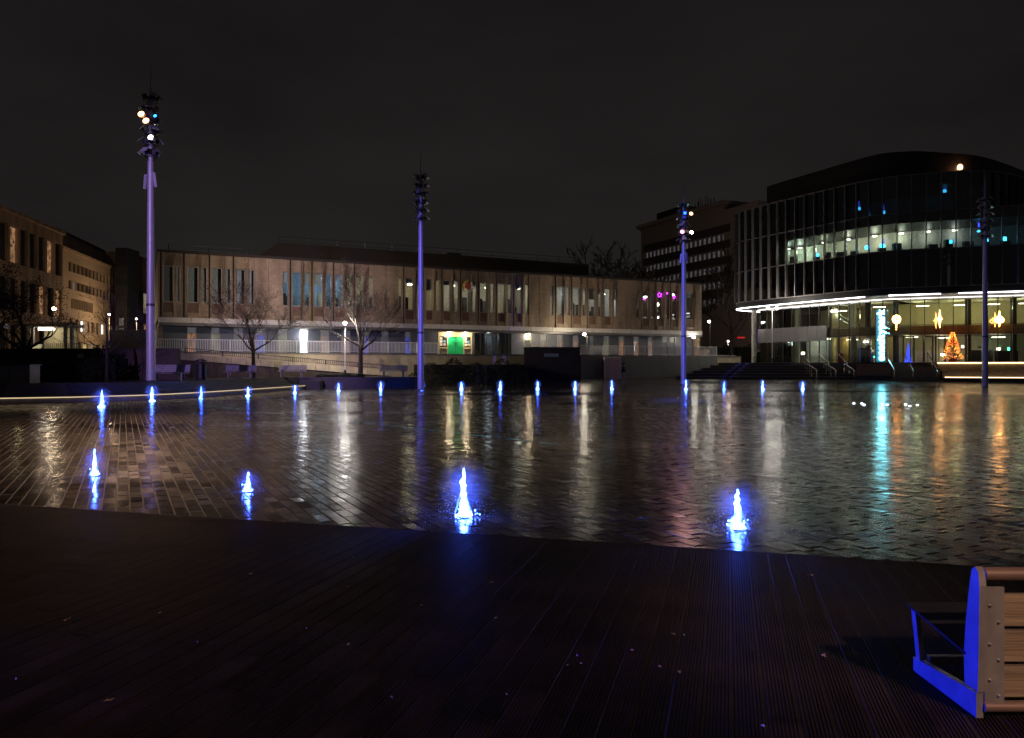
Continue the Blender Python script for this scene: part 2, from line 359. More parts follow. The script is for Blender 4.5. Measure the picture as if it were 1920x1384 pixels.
lit_window('win_orange', (0.10, 0.055, 0.04), (0.62, 0.25, 0.12), 1.1); lit_window('win_pink', (0.20, 0.11, 0.09), (0.42, 0.24, 0.20), 0.9)
lit_window('win_cream', (0.18, 0.15, 0.10), (0.55, 0.48, 0.34), 0.5); lit_window('win_blue', (0.02, 0.02, 0.16), (0.08, 0.10, 0.75), 1.0)
lit_window('win_white', (0.5, 0.55, 0.62), (1.0, 1.0, 1.0), 3.0); lit_window('win_grey', (0.05, 0.05, 0.06), (0.16, 0.16, 0.18), 0.5)
lit_window('win_yellow', (0.5, 0.38, 0.12), (0.9, 0.75, 0.32), 0.5); lit_window('win_ember', (0.01, 0.008, 0.006), (0.9, 0.45, 0.2), 0.5, (2, 2, 2))
# lit water: scattering white water, lit by the added glowing core inside it
m, n, l, b = newmat('water_jet'); n.remove(b)
tr = n.new('ShaderNodeBsdfTranslucent'); tr.inputs[0].default_value = (0.9, 0.93, 0.98, 1)
df = n.new('ShaderNodeBsdfDiffuse'); df.inputs[0].default_value = (0.85, 0.88, 0.95, 1)
tp = n.new('ShaderNodeBsdfTransparent'); m1 = n.new('ShaderNodeMixShader'); m1.inputs[0].default_value = 0.4; m2 = n.new('ShaderNodeMixShader'); m2.inputs[0].default_value = 0.62
l.new(tr.outputs[0], m1.inputs[1]); l.new(df.outputs[0], m1.inputs[2]); l.new(m1.outputs[0], m2.inputs[1]); l.new(tp.outputs[0], m2.inputs[2]); l.new(m2.outputs[0], n['Material Output'].inputs[0])

for nm, dn in (('mist_near', 0.9), ('mist_far', 1.8)):      # fine spray, thickest round the jet
    m, n, l, b = newmat(nm); n.remove(b); vo = n.new('ShaderNodeVolumeScatter'); vo.inputs['Color'].default_value = (0.9, 0.93, 1.0, 1)
    tcn = n.new('ShaderNodeTexCoord'); mpn = n.new('ShaderNodeMapping'); mpn.inputs['Location'].default_value = (-1, -1, -.8); mpn.inputs['Scale'].default_value = (2, 2, 1.6)
    gr = n.new('ShaderNodeTexGradient'); gr.gradient_type = 'SPHERICAL'; pw_ = n.new('ShaderNodeMath'); pw_.operation = 'POWER'; pw_.inputs[1].default_value = 1.8; mu = n.new('ShaderNodeMath'); mu.operation = 'MULTIPLY'; mu.inputs[1].default_value = dn
    l.new(tcn.outputs['Generated'], mpn.inputs[0]); l.new(mpn.outputs[0], gr.inputs[0]); l.new(gr.outputs['Fac'], pw_.inputs[0]); l.new(pw_.outputs[0], mu.inputs[0]); l.new(mu.outputs[0], vo.inputs['Density'])
    l.new(vo.outputs[0], n['Material Output'].inputs['Volume'])
def spot(name, p, target, col, power, ang, blend=0.5, rad=0.12, parent=None, slim=1.0):
    d = bpy.data.lights.new(name, 'SPOT'); d.energy = power; d.color = col; d.spot_size = R(ang); d.spot_blend = blend; d.shadow_soft_size = rad
    o = bpy.data.objects.new(name, d); COL.objects.link(o); p = Vector(p)
    o.rotation_euler = (Vector(target) - p).to_track_quat('-Z', 'Y').to_euler(); o.scale = (slim, 1, 1)
    if parent is not None:
        o.parent = parent; o.location = p - ORIG[parent.name]
    else: o.location = p
    return o
def point(name, p, col, power, rad=0.1, parent=None):
    d = bpy.data.lights.new(name, 'POINT'); d.energy = power; d.color = col; d.shadow_soft_size = rad
    o = bpy.data.objects.new(name, d); COL.objects.link(o); p = Vector(p)
    if parent is not None:
        o.parent = parent; o.location = p - ORIG[parent.name]
    else: o.location = p
    return o
exec_parts = []
# ================================================================== ground and pool floor
mb = MB(); xs = [-400, -150, -60, -30, -15, 0, 15, 30, 60, 150, 400]; ys = [-80, -20, 0, 15, 30, 45, 58, 62, 66, 70, 75, 80, 84, 88, 110, 160, 300, 900]
for y in ys:
    for x in xs: mb.v.append(Vector((x, y, gz(x, y) - 0.015)))
nx = len(xs)
for j in range(len(ys) - 1):
    for i in range(nx - 1): mb.f.append((j * nx + i, j * nx + i + 1, (j + 1) * nx + i + 1, (j + 1) * nx + i))
ground = tag(mb.build('ground', 'paving_far', base=(0, 0, 0)), kind='structure')

EDGE0, EDGES = 7.1, -0.285                # deck edge: y = EDGE0 + EDGES * x
ca, sa = math.cos(SETT_ANG), math.sin(SETT_ANG)
E1 = Vector((-sa, ca, 0)); P1 = Vector((ca, sa, 0))
SW, SL = 0.148, 0.43
cells = []
rows = range(int(-48 / SW), int(52 / SW))
for r_ in rows:
    off = (((r_ * 0.5) % 1.0) + random.Random(r_ * 31 + 7).uniform(-0.24, 0.24)) * SL
    for k in range(int(-34 / SL), int(64 / SL)):
        c = P1 * (r_ * SW) + E1 * (k * SL + off)
        if c.y < EDGE0 + EDGES * c.x - 0.2 or c.y > 44.0 or abs(c.x) > 0.69 * c.y + 0.3 or c.x < -15.2 - (44 - c.y) * 0.75: continue
        cells.append(c)
def sett_verts(c, rg):
    w, ln = SW / 2 - 0.0065, SL / 2 - 0.019; b_ = 0.0012
    tx, ty, dz = rg.gauss(0, 0.010), rg.gauss(0, 0.010), rg.uniform(0.0018, 0.0042)
    out = []
    for (u, v, z) in ((-w, -ln, -0.022), (w, -ln, -0.022), (w, ln, -0.022), (-w, ln, -0.022), (-w + b_, -ln + b_, 0), (w - b_, -ln + b_, 0), (w - b_, ln - b_, 0), (-w + b_, ln - b_, 0)):
        u += rg.uniform(-0.003, 0.003); v += rg.uniform(-0.004, 0.004)
        if z == 0: z = dz + u * tx + v * ty
        out.append(c + P1 * u + E1 * v + Vector((0, 0, z)))
    return out
SETT_F = [(4, 5, 6, 7), (0, 1, 5, 4), (1, 2, 6, 5), (2, 3, 7, 6), (3, 0, 4, 7)]
cells.sort(key=lambda c: c.length)
pool = tag(MB().add([(-7.5, EDGE0 - EDGES * 7.5 - 0.4, -0.0018), (8.5, EDGE0 + EDGES * 8.5 - 0.4, -0.0018), (31, 44.0, -0.0018), (-16, 44.0, -0.0018), (-22.5, 33.8, -0.0018)], [(0, 1, 2, 3, 4)]).build('pool_floor', 'grout', base=(0, 0, 0)), kind='structure')
protos = []
for i in range(14):                       # fourteen worn shapes shared by the nearest 300
    g = MB().add(sett_verts(Vector((0, 0, 0)), rng), SETT_F)
    me = bpy.data.meshes.new('sett'); me.from_pydata([tuple(v) for v in g.v], [], g.f); me.materials.append(M['sett_stone'])
    at = me.attributes.new('tone', 'FLOAT', 'FACE'); t_ = rng.random(); at.data.foreach_set('value', [t_] * len(me.polygons)); protos.append(me)
for c in cells[:300]:
    o = bpy.data.objects.new('sett', rng.choice(protos)); COL.objects.link(o); o.parent = pool; o.location = c
    o.rotation_euler = (0, 0, rng.choice((0, math.pi)))
mb = MB(); tone = []
for c in cells[300:]:
    n0 = len(mb.v); mb.v += sett_verts(c, rng); mb.f += [tuple(i + n0 for i in f) for f in SETT_F]; t_ = rng.random(); tone += [t_] * 5
rest = mb.build('setts', 'sett_stone', pool); tag(rest, kind='stuff')
at = rest.data.attributes.new('tone', 'FLOAT', 'FACE'); at.data.foreach_set('value', tone)

# ================================================================== timber deck
DA = math.atan(-EDGES); DV = Vector((math.sin(DA), math.cos(DA), 0)); DW = Vector((math.cos(DA), -math.sin(DA), 0))
deck = tag(MB().prism([tuple((Vector((0, EDGE0, 0)) + DW * a + DV * b_).xy) for a, b_ in ((-16, -0.03), (-16, -16), (14, -16), (14, -0.03))], -0.012, 0.022).build('deck', 'deck_wood', base=(0, 0, 0)), kind='structure')
BWD, NG = 0.146, 8
prof = [(-BWD / 2 + 0.0003, 0.022), (-BWD / 2 + 0.0003, 0.0553)]
pitch = (BWD - 0.012) / NG
for i in range(NG):
    x0 = -BWD / 2 + 0.006 + i * pitch
    prof += [(x0 + 0.10 * pitch, 0.0605), (x0 + 0.48 * pitch, 0.0605), (x0 + 0.62 * pitch, 0.0555), (x0 + 0.92 * pitch, 0.0555)]
prof += [(BWD / 2 - 0.0003, 0.0553), (BWD / 2 - 0.0003, 0.022)]
def board_mesh(ln, wob):
    rg = random.Random(int(ln * 1000) + int(wob * 1e5)); vv = []; ff = []; st = 5
    for j in range(st + 1):
        t = -ln * j / st; cup = rg.uniform(-0.0012, 0.0012); lift = rg.uniform(-0.0012, 0.0012)
        for (a, z) in prof: vv.append(tuple(DW * a + DV * t + Vector((0, 0, z + lift + cup * (abs(a) / (BWD / 2))))))
    k = len(prof)
    for j in range(st):
        for i in range(k - 1): ff.append((j * k + i, (j + 1) * k + i, (j + 1) * k + i + 1, j * k + i + 1))
    ff.append(tuple(range(k)))
    me = bpy.data.meshes.new('board'); me.from_pydata(vv, [], ff); me.materials.append(M['deck_wood']); return me
lens = [board_mesh(a, rng.random()) for a in (2.1, 2.9, 3.6, 4.3, 2.5, 3.2)]; tails = [board_mesh(7.5, rng.random()) for _ in range(3)]; lv = (2.1, 2.9, 3.6, 4.3, 2.5, 3.2)
for i in range(-52, 46):
    p = Vector((0, EDGE0, 0)) + DW * (i * BWD); q = rng.randrange(6)
    for me, back in ((lens[q], 0.0), (rng.choice(tails), lv[q] + 0.004)):
        o = bpy.data.objects.new('board', me); COL.objects.link(o); o.parent = deck; o.location = p - DV * back + Vector((0, 0, rng.uniform(-0.0012, 0.0012)))
mb = MB(); mb.bar(Vector((0, EDGE0, 0.024)) + DW * -16 + DV * 0.012, Vector((0, EDGE0, 0.024)) + DW * 14 + DV * 0.012, 0.022, 0.07); mb.build('edge_board', 'deck_wood', deck)

# fallen leaves and crumbs on the deck
def leaf_mesh(sz, k):
    rg = random.Random(k); n_ = 9; pts = [(0, 0, 0.006)]
    for i in range(n_):
        a = 2 * math.pi * i / n_; r_ = sz * (0.55 + 0.45 * abs(math.cos(a))) * rg.uniform(0.6, 1.1)
        pts.append((r_ * math.cos(a), r_ * 0.55 * math.sin(a), rg.uniform(0.001, 0.012)))
    b_ = MB().add(pts, [(0, 1 + i, 1 + (i + 1) % n_) for i in range(n_)]); return b_
leafs = [(8, 1006), (262, 1082), (125, 1163), (205, 1314), (300, 1150), (470, 1077), (575, 1180), (651, 1101), (662, 1046), (920, 1093), (930, 1160), (790, 1136),
         (1065, 1249), (1082, 1230), (1090, 1246), (1545, 1231), (1274, 1261), (1238, 1252), (1430, 1363), (1520, 1079), (653, 1210), (1185, 1220), (370, 1205), (30, 1275), (950, 1305), (735, 1310), (1262, 1190), (1283, 1192)]
names_ = ['beside the paving edge', 'in the middle of the deck', 'near the bottom of the picture']
big = {(1545, 1231): 'curled orange leaf lying on the deck left of the bench', (1274, 1261): 'torn pale leaf on the deck in the lower centre right', (205, 1314): 'small orange leaf on the deck at the lower left', (125, 1163): 'reddish leaf on the deck near the left edge', (920, 1093): 'flat brown leaf on the deck below the tallest near fountain', (1520, 1079): 'pale twig-like leaf on the deck edge right of centre'}
small = sorted(q for q in leafs if q not in big)
ordl = ['leftmost', 'second from left', 'third from left', 'fourth from left', 'fifth from left', 'sixth from left', 'seventh from left', 'eighth from left', 'ninth from left', 'tenth from left', 'eleventh from left', 'eleventh from right', 'tenth from right', 'ninth from right', 'eighth from right', 'seventh from right', 'sixth from right', 'fifth from right', 'fourth from right', 'third from right', 'second from right', 'rightmost']
for i, (x, y) in enumerate(leafs):
    d = (CH - 0.062) * F / (y - HZ); p = PX(x, y, d); p.z = 0.0615
    sz = 0.032 if (x, y) in big else rng.uniform(0.010, 0.016)
    m_ = 'leaf_fallen' if (x, y) in big or rng.random() < 0.35 else 'petal_pale'
    o = leaf_mesh(sz, i).build('fallen_leaf', m_, base=(0, 0, 0)); o.location = p; o.rotation_euler = (0, 0, rng.uniform(0, 6.28))
    tag(o, big.get((x, y)) or 'tiny leaf scrap on the dark deck, %s of the scraps' % ordl[small.index((x, y))], 'leaf', None if (x, y) in big else 'small leaf scraps on the deck')

# ================================================================== fountains
def fountain(px, py, ht, wide, label, seed, power, near=False):
    d = CH * F / (py - HZ); p = PX(px, py, d); p.z = 0.0; rg = random.Random(seed)
    t = thing('fountain', p, label, 'fountain', 'blue lit fountain jets near the deck' if near else 'blue lit fountain jets along the far rim')
    n_ = MB().lathe(p, [(0.05, 0.003), (0.055, 0.012), (0.03, 0.014)], 12); nz = n_.build('nozzle', 'steel', t)
    MB().lathe(p, [(0.026, 0.0142), (0.026, 0.017)], 10).build('lens', 'blue_lens', nz)
    w = wide; mb = MB()
    def strand(x0, y0, x1, y1, h0, h1, r_, lean=0.0):      # one rope of water rising (or an arc falling outwards)
        pts, rr = [], []; K = 7 if near else 4
        for i in range(K + 1):
            f = i / K; pts.append(p + Vector((x0 + (x1 - x0) * f + rg.gauss(0, .004), y0 + (y1 - y0) * f + rg.gauss(0, .004), h0 + (h1 - h0) * f + lean * 4 * f * (1 - f)))); rr.append(max(.0025, r_ * rg.uniform(.65, 1.3) * (1 - .75 * f if h1 > h0 else .6 + .5 * f)))
        mb.tube(pts, rr, 7 if near else 5)
    strand(0, 0, rg.gauss(0, .006), 0, .016, ht, w * (.30 if near else .5))
    for i in range(5 if near else 2):
        a_ = rg.uniform(0, 6.283); q_ = w * rg.uniform(.05, .3); strand(q_ * math.cos(a_), q_ * math.sin(a_), q_ * .6 * math.cos(a_), q_ * .6 * math.sin(a_), .016, ht * rg.uniform(.35, .92), w * rg.uniform(.09, .2))
    for i in range(16 if near else 4):
        a_ = rg.uniform(0, 6.283); q_ = w * rg.uniform(.45, 1.15); hh = ht * rg.uniform(.15, .6); strand(.1 * q_ * math.cos(a_), .1 * q_ * math.sin(a_), q_ * math.cos(a_), q_ * math.sin(a_), hh, .012, w * rg.uniform(.04, .10), hh * .12)
    mb.build('water_jet', 'water_jet', t, smooth=True)
    mb = MB()
    for i in range(420 if near else 60):
        a = rg.uniform(0, 6.283); h = rg.random() ** 1.6 * ht * 1.02; r_ = abs(rg.gauss(0, 1)) * (w * 0.9 + (ht - h) * 0.28) + w * 0.4
        s_ = rg.uniform(0.0015, 0.0045) * (1 if near else 2.2); c = p + Vector((r_ * math.cos(a), r_ * math.sin(a), h * math.exp(-r_ * 2.2) + 0.006))
        mb.add([c + Vector((s_, 0, 0)), c + Vector((-s_, 0, 0)), c + Vector((0, s_, 0)), c + Vector((0, -s_, 0)), c + Vector((0, 0, s_ * 1.6)), c - Vector((0, 0, s_ * 1.6))],
               [(0, 2, 4), (2, 1, 4), (1, 3, 4), (3, 0, 4), (2, 0, 5), (1, 2, 5), (3, 1, 5), (0, 3, 5)])
    tag(mb.build('spray', 'water_jet', t), kind='stuff')
    hw = w * (3.3 if near else 2.9); MB().lathe(p, [(hw * .8, 0.03), (hw, ht * .25), (hw * .95, ht * .6), (hw * .6, ht * 1.05), (hw * .1, ht * 1.3)], 12).build('mist', 'mist_near' if near else 'mist_far', t)
    # made-up glowing core in the water column, standing in for lit water
    cr_ = w * (.32 if near else .42); rod = MB(); K = 12 if near else 7; N = 9
    for i in range(K):
        f = i / (K - 1); base_r = cr_ * ((1.9 - 9 * f) if f < .1 else (1.0 - .72 * (f - .1) / .9)) * (rg.uniform(.62, 1.35) if 0 < i else 1); ox, oy = rg.gauss(0, cr_ * .22), rg.gauss(0, cr_ * .22)
        for k in range(N):
            a_ = 2 * math.pi * k / N; rr = max(.003, base_r * rg.uniform(.75, 1.25) * (.35 if i == K - 1 else 1)); rod.v.append(p + Vector((ox + rr * math.cos(a_), oy + rr * math.sin(a_), .017 + (ht * .97 - .017) * f)))
    for i in range(K - 1):
        for k in range(N): rod.f.append((i * N + k, i * N + (k + 1) % N, (i + 1) * N + (k + 1) % N, (i + 1) * N + k))
    rod.f.append(tuple((K - 1) * N + k for k in range(N)))
    if near:  # splash drops made to glow like the core
        for i in range(46):
            a_ = rg.uniform(0, 6.283); q_ = abs(rg.gauss(0, .55)) * w + .01; rod.ball(p + Vector((q_ * math.cos(a_), q_ * math.sin(a_), .02 + rg.random() ** 2 * .10)), rg.uniform(.003, .009), 5, 3)
    rod.build('lamp', 'jet_glow_near' if near else ('jet_glow_weak' if power < 100 else 'jet_glow_far'), t)  # this lamp object is the added glowing core, not a fitting
near_f = [(177, 893, 0.42, 0.075, 'blue lit fountain jet nearest the left edge, in front of lit setts'), (465, 923, 0.27, 0.075, 'short blue lit fountain jet, second from left beside the deck'),
          (870, 970, 0.55, 0.12, 'tallest blue lit fountain jet, left of the centre of the pool edge'), (1383, 993, 0.42, 0.12, 'blue lit fountain jet nearest the camera, right of centre by the deck')]
for i, (a, b_, h, w, lb) in enumerate(near_f): fountain(a, b_, h, w, lb, 50 + i, 70 if i > 1 else 48, True)
far_f = [(191, 764), (285, 753), (377, 749), (465, 743), (553, 738.5), (635, 734), (714, 732), (791, 731.5), (865, 731), (938, 731), (1008, 731), (1078, 731), (1147, 731), (1286, 731), (1358, 731), (1430, 731), (1505, 730.5), (1932, 737)]
ords = ['first', 'second', 'third', 'fourth', 'fifth', 'sixth', 'seventh', 'eighth', 'ninth', 'tenth', 'eleventh', 'twelfth', 'thirteenth', 'fourteenth', 'fifteenth', 'sixteenth', 'seventeenth', 'eighteenth']
for i, (a, b_) in enumerate(far_f):
    fountain(a, b_, 0.72 if i < 2 else 0.66 * rng.uniform(0.8, 1.1), 0.17 if i < 2 else 0.14, 'small blue lit fountain jet, %s from the left in the far row' % ords[i], 80 + i, 130 if a not in (377, 1358) else 50)

# small white floor lights in the wet paving on the right
for i, (a, b_) in enumerate([(1601, 757), (1616, 757), (1620, 759.5), (1655, 759), (1663, 759.5), (1698, 759), (1706, 762), (1720, 760.5)]):
    d = CH * F / (b_ - HZ); p = PX(a, b_, d); p.z = 0
    t = thing('floor_light', p, 'tiny white floor light in wet paving, %s of the scatter at right' % ords[i], 'floor light', 'white floor lights in the paving')
    MB().lathe(p, [(0.075, -0.014), (0.075, 0.004), (0.055, 0.008)], 10).build('rim', 'steel', t); MB().lathe(p, [(0.05, 0.0082), (0.048, 0.02), (0.03, 0.03)], 10).build('lens', 'spark_white', t)
# faint laser light on the setts, put in as thin glowing bars
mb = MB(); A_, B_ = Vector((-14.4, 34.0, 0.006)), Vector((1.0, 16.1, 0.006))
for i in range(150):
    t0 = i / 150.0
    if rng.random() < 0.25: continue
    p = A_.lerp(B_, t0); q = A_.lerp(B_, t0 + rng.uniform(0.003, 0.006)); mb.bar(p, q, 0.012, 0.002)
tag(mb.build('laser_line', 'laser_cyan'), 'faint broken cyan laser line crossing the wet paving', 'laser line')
# ================================================================== lighting masts
def rotz(a): return Matrix.Rotation(a, 3, 'Z')
def mast(x, y, z, label, lit=(), seed=0, antennas=True):
    rg = random.Random(seed); b0 = Vector((x, y, z)); t = thing('light_mast', b0, label, 'light mast', 'tall lighting masts round the pool')
    MB().lathe(b0, [(0.34, 0), (0.34, 0.04), (0.225, 0.06)], 20).build('base_plate', 'mast_dark', t)
    MB().lathe(b0, [(0.225, 0.06), (0.222, 4.0), (0.212, 4.05)], 20).build('pole', 'mast_paint', t, smooth=True)
    MB().lathe(b0, [(0.206, 4.05), (0.185, 8.0), (0.15, 11.6)], 20).build('pole', 'mast_paint', t, smooth=True)
    MB().lathe(b0, [(0.12, 11.6), (0.10, 15.05)], 14).build('head_pole', 'mast_paint', t, smooth=True)
    MB().lathe(b0, [(0.235, 3.96), (0.235, 4.09)], 20).build('collar', 'mast_dark', t)
    MB().lathe(b0, [(0.055, 15.05), (0.03, 15.9), (0.008, 16.8)], 8).build('antenna', 'mast_paint', t)
    if antennas:
        for sx in (-1, 1):
            MB().obox(b0 + Vector((sx * 0.25, -0.1, 10.55 + 0.05 * sx)), (0.13, 0.09, 0.75), rotz(0.5 * sx) @ Matrix.Rotation(-0.12 * sx, 3, 'Y')).build('panel_antenna', 'mast_paint', t)
            MB().bar(b0 + Vector((0, 0, 10.3)), b0 + Vector((sx * 0.24, -0.08, 10.3)), 0.04, 0.04).build('bracket', 'mast_dark', t)
    for i in range(6):
        zz = 11.85 + i * 0.58
        ring = MB(); pts = [b0 + Vector((0.36 * math.cos(a * math.pi / 8), 0.36 * math.sin(a * math.pi / 8), zz)) for a in range(17)]
        ring.tube(pts, 0.022, 6); ring.bar(b0 + Vector((-0.36, 0, zz)), b0 + Vector((0.36, 0, zz)), 0.03, 0.03); ring.bar(b0 + Vector((0, -0.36, zz)), b0 + Vector((0, 0.36, zz)), 0.03, 0.03); ring.build('ring', 'mast_dark', t)
        for k in range(4):
            a = k * math.pi / 2 + i * 0.45 + rg.uniform(-0.2, 0.2); Mx = rotz(a); c = b0 + Mx @ Vector((0.30, 0, zz + 0.2))
            tl = Mx @ Matrix.Rotation(0.5 + rg.uniform(-.15, .15), 3, 'Y')
            f = MB().obox(c, (0.16, 0.26, 0.24), tl); f = f.build('floodlight', 'mast_dark', t)
            MB().obox(c + tl @ Vector((0.083, 0, 0)), (0.006, 0.22, 0.20), tl).build('lens', 'dark_pane', f)
            MB().obox(c + Mx @ Vector((0.20, 0, 0.06)), (0.34, 0.34, 0.012), Mx @ Matrix.Rotation(0.85 + rg.uniform(-.15, .2), 3, 'Y')).build('visor', 'mast_paint', t)
    for (dx, zz, mname, sz) in lit:
        c = b0 + Vector((dx, -0.50, zz))
        h = MB().obox(c + Vector((0, 0.14, 0)), (sz * 1.15, 0.2, sz * 1.05), Matrix.Rotation(-0.3, 3, 'X')).build('floodlight', 'mast_dark', t)
        e = MB(); ax = Matrix.Rotation(-0.3, 3, 'X'); n_ = 12
        ring = [c + ax @ Vector((0.5 * sz * math.cos(2 * math.pi * q / n_), 0.02, 0.5 * sz * math.sin(2 * math.pi * q / n_))) for q in range(n_)]
        cen = c + ax @ Vector((0, -0.06, 0)); e.add(ring + [cen], [(q, (q + 1) % n_, n_) for q in range(n_)]); e.build('lens', mname, h)
    return t
m1 = mast(-19.05, 40.0, 0.89, 'tall purple lit mast with glowing warm floodlights beside the left bench', ((-0.28, 13.95, 'flood_warm', 0.33), (-0.03, 13.60, 'flood_warm', 0.33), (0.22, 12.75, 'lamp_white', 0.22), (0.45, 13.85, 'flood_cyan', 0.16)), 1)
m2 = mast(-6.4, 53.2, 0.02, 'tall unlit blue tinted mast in front of the brick civic building', (), 2, False)
m3 = mast(14.3, 63.2, 0.18, 'tall mast with blue and pink floodlights near the wide dark steps', ((0.0, 14.2, 'flood_blue', 0.26), (0.52, 14.15, 'flood_warm', 0.30), (-0.22, 12.65, 'flood_pink', 0.34), (0.55, 12.6, 'lamp_white', 0.26)), 3)
m4 = mast(37.8, 60.6, 0.05, 'unlit dark mast at the right in front of the glass building', (), 4, False)
# two masts added out of view to light the bench, deck and other masts
m5 = mast(-21.0, 5.0, 0.0, 'added unseen light mast beyond the left edge of the view', ((0.2, 13.9, 'flood_blue', 0.3),), 5)
m6 = mast(9.0, -14.0, 0.0, 'added unseen light mast behind the viewer', ((0.2, 13.9, 'flood_warm', 0.3),), 6)
BL = (0.06, 0.09, 1.0); VI = (0.50, 0.33, 0.95); WA = (1.0, 0.66, 0.40)
p5 = Vector((-20.6, 5.0, 14.0))
spot('blue_beam', Vector((-20.6, 5.0, 0.95)), (2.1, 3.75, 0.42), (0.008, 0.02, 1.0), 42000, 6, 0.7, 0.15, m5)
spot('violet_beam', p5, (-19.05, 40, 6.5), VI, 34000, 29, 0.7, 0.15, m5, 0.6)
spot('blue_beam', p5, (-6.4, 53.2, 6.0), (0.20, 0.16, 1.0), 100000, 20, 0.7, 0.15, m5, 0.04)
spot('blue_beam', p5, (14.3, 63.2, 6.0), (0.15, 0.15, 1.0), 130000, 18, 0.7, 0.15, m5, 0.04)
spot('blue_beam', p5, (37.8, 60.6, 5.0), (0.22, 0.16, 1.0), 16000, 17, 0.7, 0.15, m5, 0.04)
spot('warm_beam', Vector((8.9, -13.6, 13.9)), (2.7, 3.55, 0.5), (1.0, 0.62, 0.42), 8000, 9, 0.8, 0.15, m6)
spot('warm_beam', Vector((8.9, -13.6, 13.7)), (-3.0, 5.0, 0.0), (1.0, 0.64, 0.56), 3000, 52, 1.0, 0.2, m6)  # broad warm fill added to brighten the deck
h1 = Vector((-19.2, 39.4, 14.7))
spot('warm_beam', h1, (-10.6, 19.5, 0), (1.0, 0.60, 0.38), 13000, 31, 1.0, 0.2, m1)
spot('warm_beam', h1 + Vector((0, 1.2, 0)), (-17, 66, 7), (1.0, 0.78, 0.58), 11500, 58, 0.9, 0.2, m1)
spot('warm_beam', h1 + Vector((-0.8, 0.6, 0)), (-48, 78, 8), (1.0, 0.68, 0.46), 1000, 60, 0.9, 0.2, m1)
h3 = Vector((14.3, 62.6, 13.6))
spot('blue_beam', h3, (8.2, 37.0, 0), (0.03, 0.08, 1.0), 7000, 7, 0.6, 0.1, m3)
spot('pink_beam', h3, (5, 40, 0), (1.0, 0.45, 0.36), 250, 60, 0.9, 0.2, m3)
spot('warm_beam', h3 + Vector((0, 1.2, 0)), (12, 82, 8), (1.0, 0.60, 0.50), 500, 80, 0.9, 0.2, m3)

# ================================================================== foreground bench
BX, BY = 2.10, 3.45
t = thing('bench', (BX + 0.9, BY + 0.3, 0.06), 'metal framed bench seen from behind at the lower right, end lit blue', 'bench')
z0 = 0.062
def endframe(x):
    f = MB(); T = 0.032
    f.hexa([(x, BY - 0.02, z0), (x + T, BY - 0.02, z0), (x + T, BY + 0.52, z0), (x, BY + 0.52, z0), (x, BY - 0.02, z0 + 0.12), (x + T, BY - 0.02, z0 + 0.12), (x + T, BY + 0.52, z0 + 0.075), (x, BY + 0.52, z0 + 0.075)])
    f.build('foot_rail', 'bench_metal', t)
    f = MB(); f.hexa([(x + .004, BY + 0.46, z0 + 0.08), (x + T - .004, BY + 0.46, z0 + 0.08), (x + T - .004, BY + 0.50, z0 + 0.08), (x + .004, BY + 0.50, z0 + 0.08), (x + .004, BY + 0.51, 0.405), (x + T - .004, BY + 0.51, 0.405), (x + T - .004, BY + 0.55, 0.405), (x + .004, BY + 0.55, 0.405)]); f.build('leg', 'bench_metal', t)
    f = MB(); pr = [(-0.03, 0.19), (0.07, 0.19), (0.075, 0.34), (0.06, 0.50), (0.03, 0.70), (0.015, 0.765), (-0.01, 0.785), (-0.033, 0.765), (-0.042, 0.70), (-0.038, 0.45)]
    n_ = len(pr); f.add([(x, BY + a, b_) for a, b_ in pr] + [(x + T, BY + a, b_) for a, b_ in pr], [tuple(range(n_)), tuple(range(2 * n_ - 1, n_ - 1, -1))] + [(i, n_ + i, n_ + (i + 1) % n_, (i + 1) % n_) for i in range(n_)]); f.build('back_upright', 'bench_metal', t)
t.scale = (1, 1, .945)
endframe(BX); endframe(BX + 1.75)
MB().hexa([(BX - 0.005, BY + 0.06, 0.335), (BX + 1.8, BY + 0.06, 0.335), (BX + 1.8, BY + 0.585, 0.405), (BX - 0.005, BY + 0.585, 0.405), (BX - 0.005, BY + 0.06, 0.347), (BX + 1.8, BY + 0.06, 0.347), (BX + 1.8, BY + 0.585, 0.417), (BX - 0.005, BY + 0.585, 0.417)]).build('seat', 'seat_black', t)
MB().tube([(BX + 0.034, BY - 0.012, 0.75), (BX + 1.75, BY - 0.012, 0.75)], 0.032, 14).build('top_tube', 'bench_tube', t, True)
MB().tube([(BX + 0.034, BY - 0.012, 0.115), (BX + 1.75, BY - 0.012, 0.115)], 0.026, 14).build('bottom_tube', 'bench_tube', t, True)
for i, (za, zb) in enumerate(((0.155, 0.305), (0.325, 0.475), (0.495, 0.650))):
    o = MB().box(BX + 0.10, BX + 1.70, BY - 0.010, BY + 0.022, za, zb).build('back_slat', 'bench_wood', t)
    bv = o.modifiers.new('b', 'BEVEL'); bv.width = 0.006; bv.segments = 2
for xx in (BX + 0.036, BX + 1.66):
    st = MB().box(xx, xx + 0.088, BY - 0.024, BY - 0.0125, 0.135, 0.690).build('strap', 'bench_metal', t)
    for i, zz in enumerate((0.17, 0.245, 0.34, 0.415, 0.52, 0.60)):
        MB().ball((xx + (0.022 if i % 2 else 0.062), BY - 0.026, zz), 0.0075, 10, 5).build('bolt', 'steel', st)
MB().bar((BX + 0.05, BY + 0.47, 0.14), (BX + 1.75, BY + 0.47, 0.14), 0.03, 0.05).build('stretcher', 'bench_metal', t)

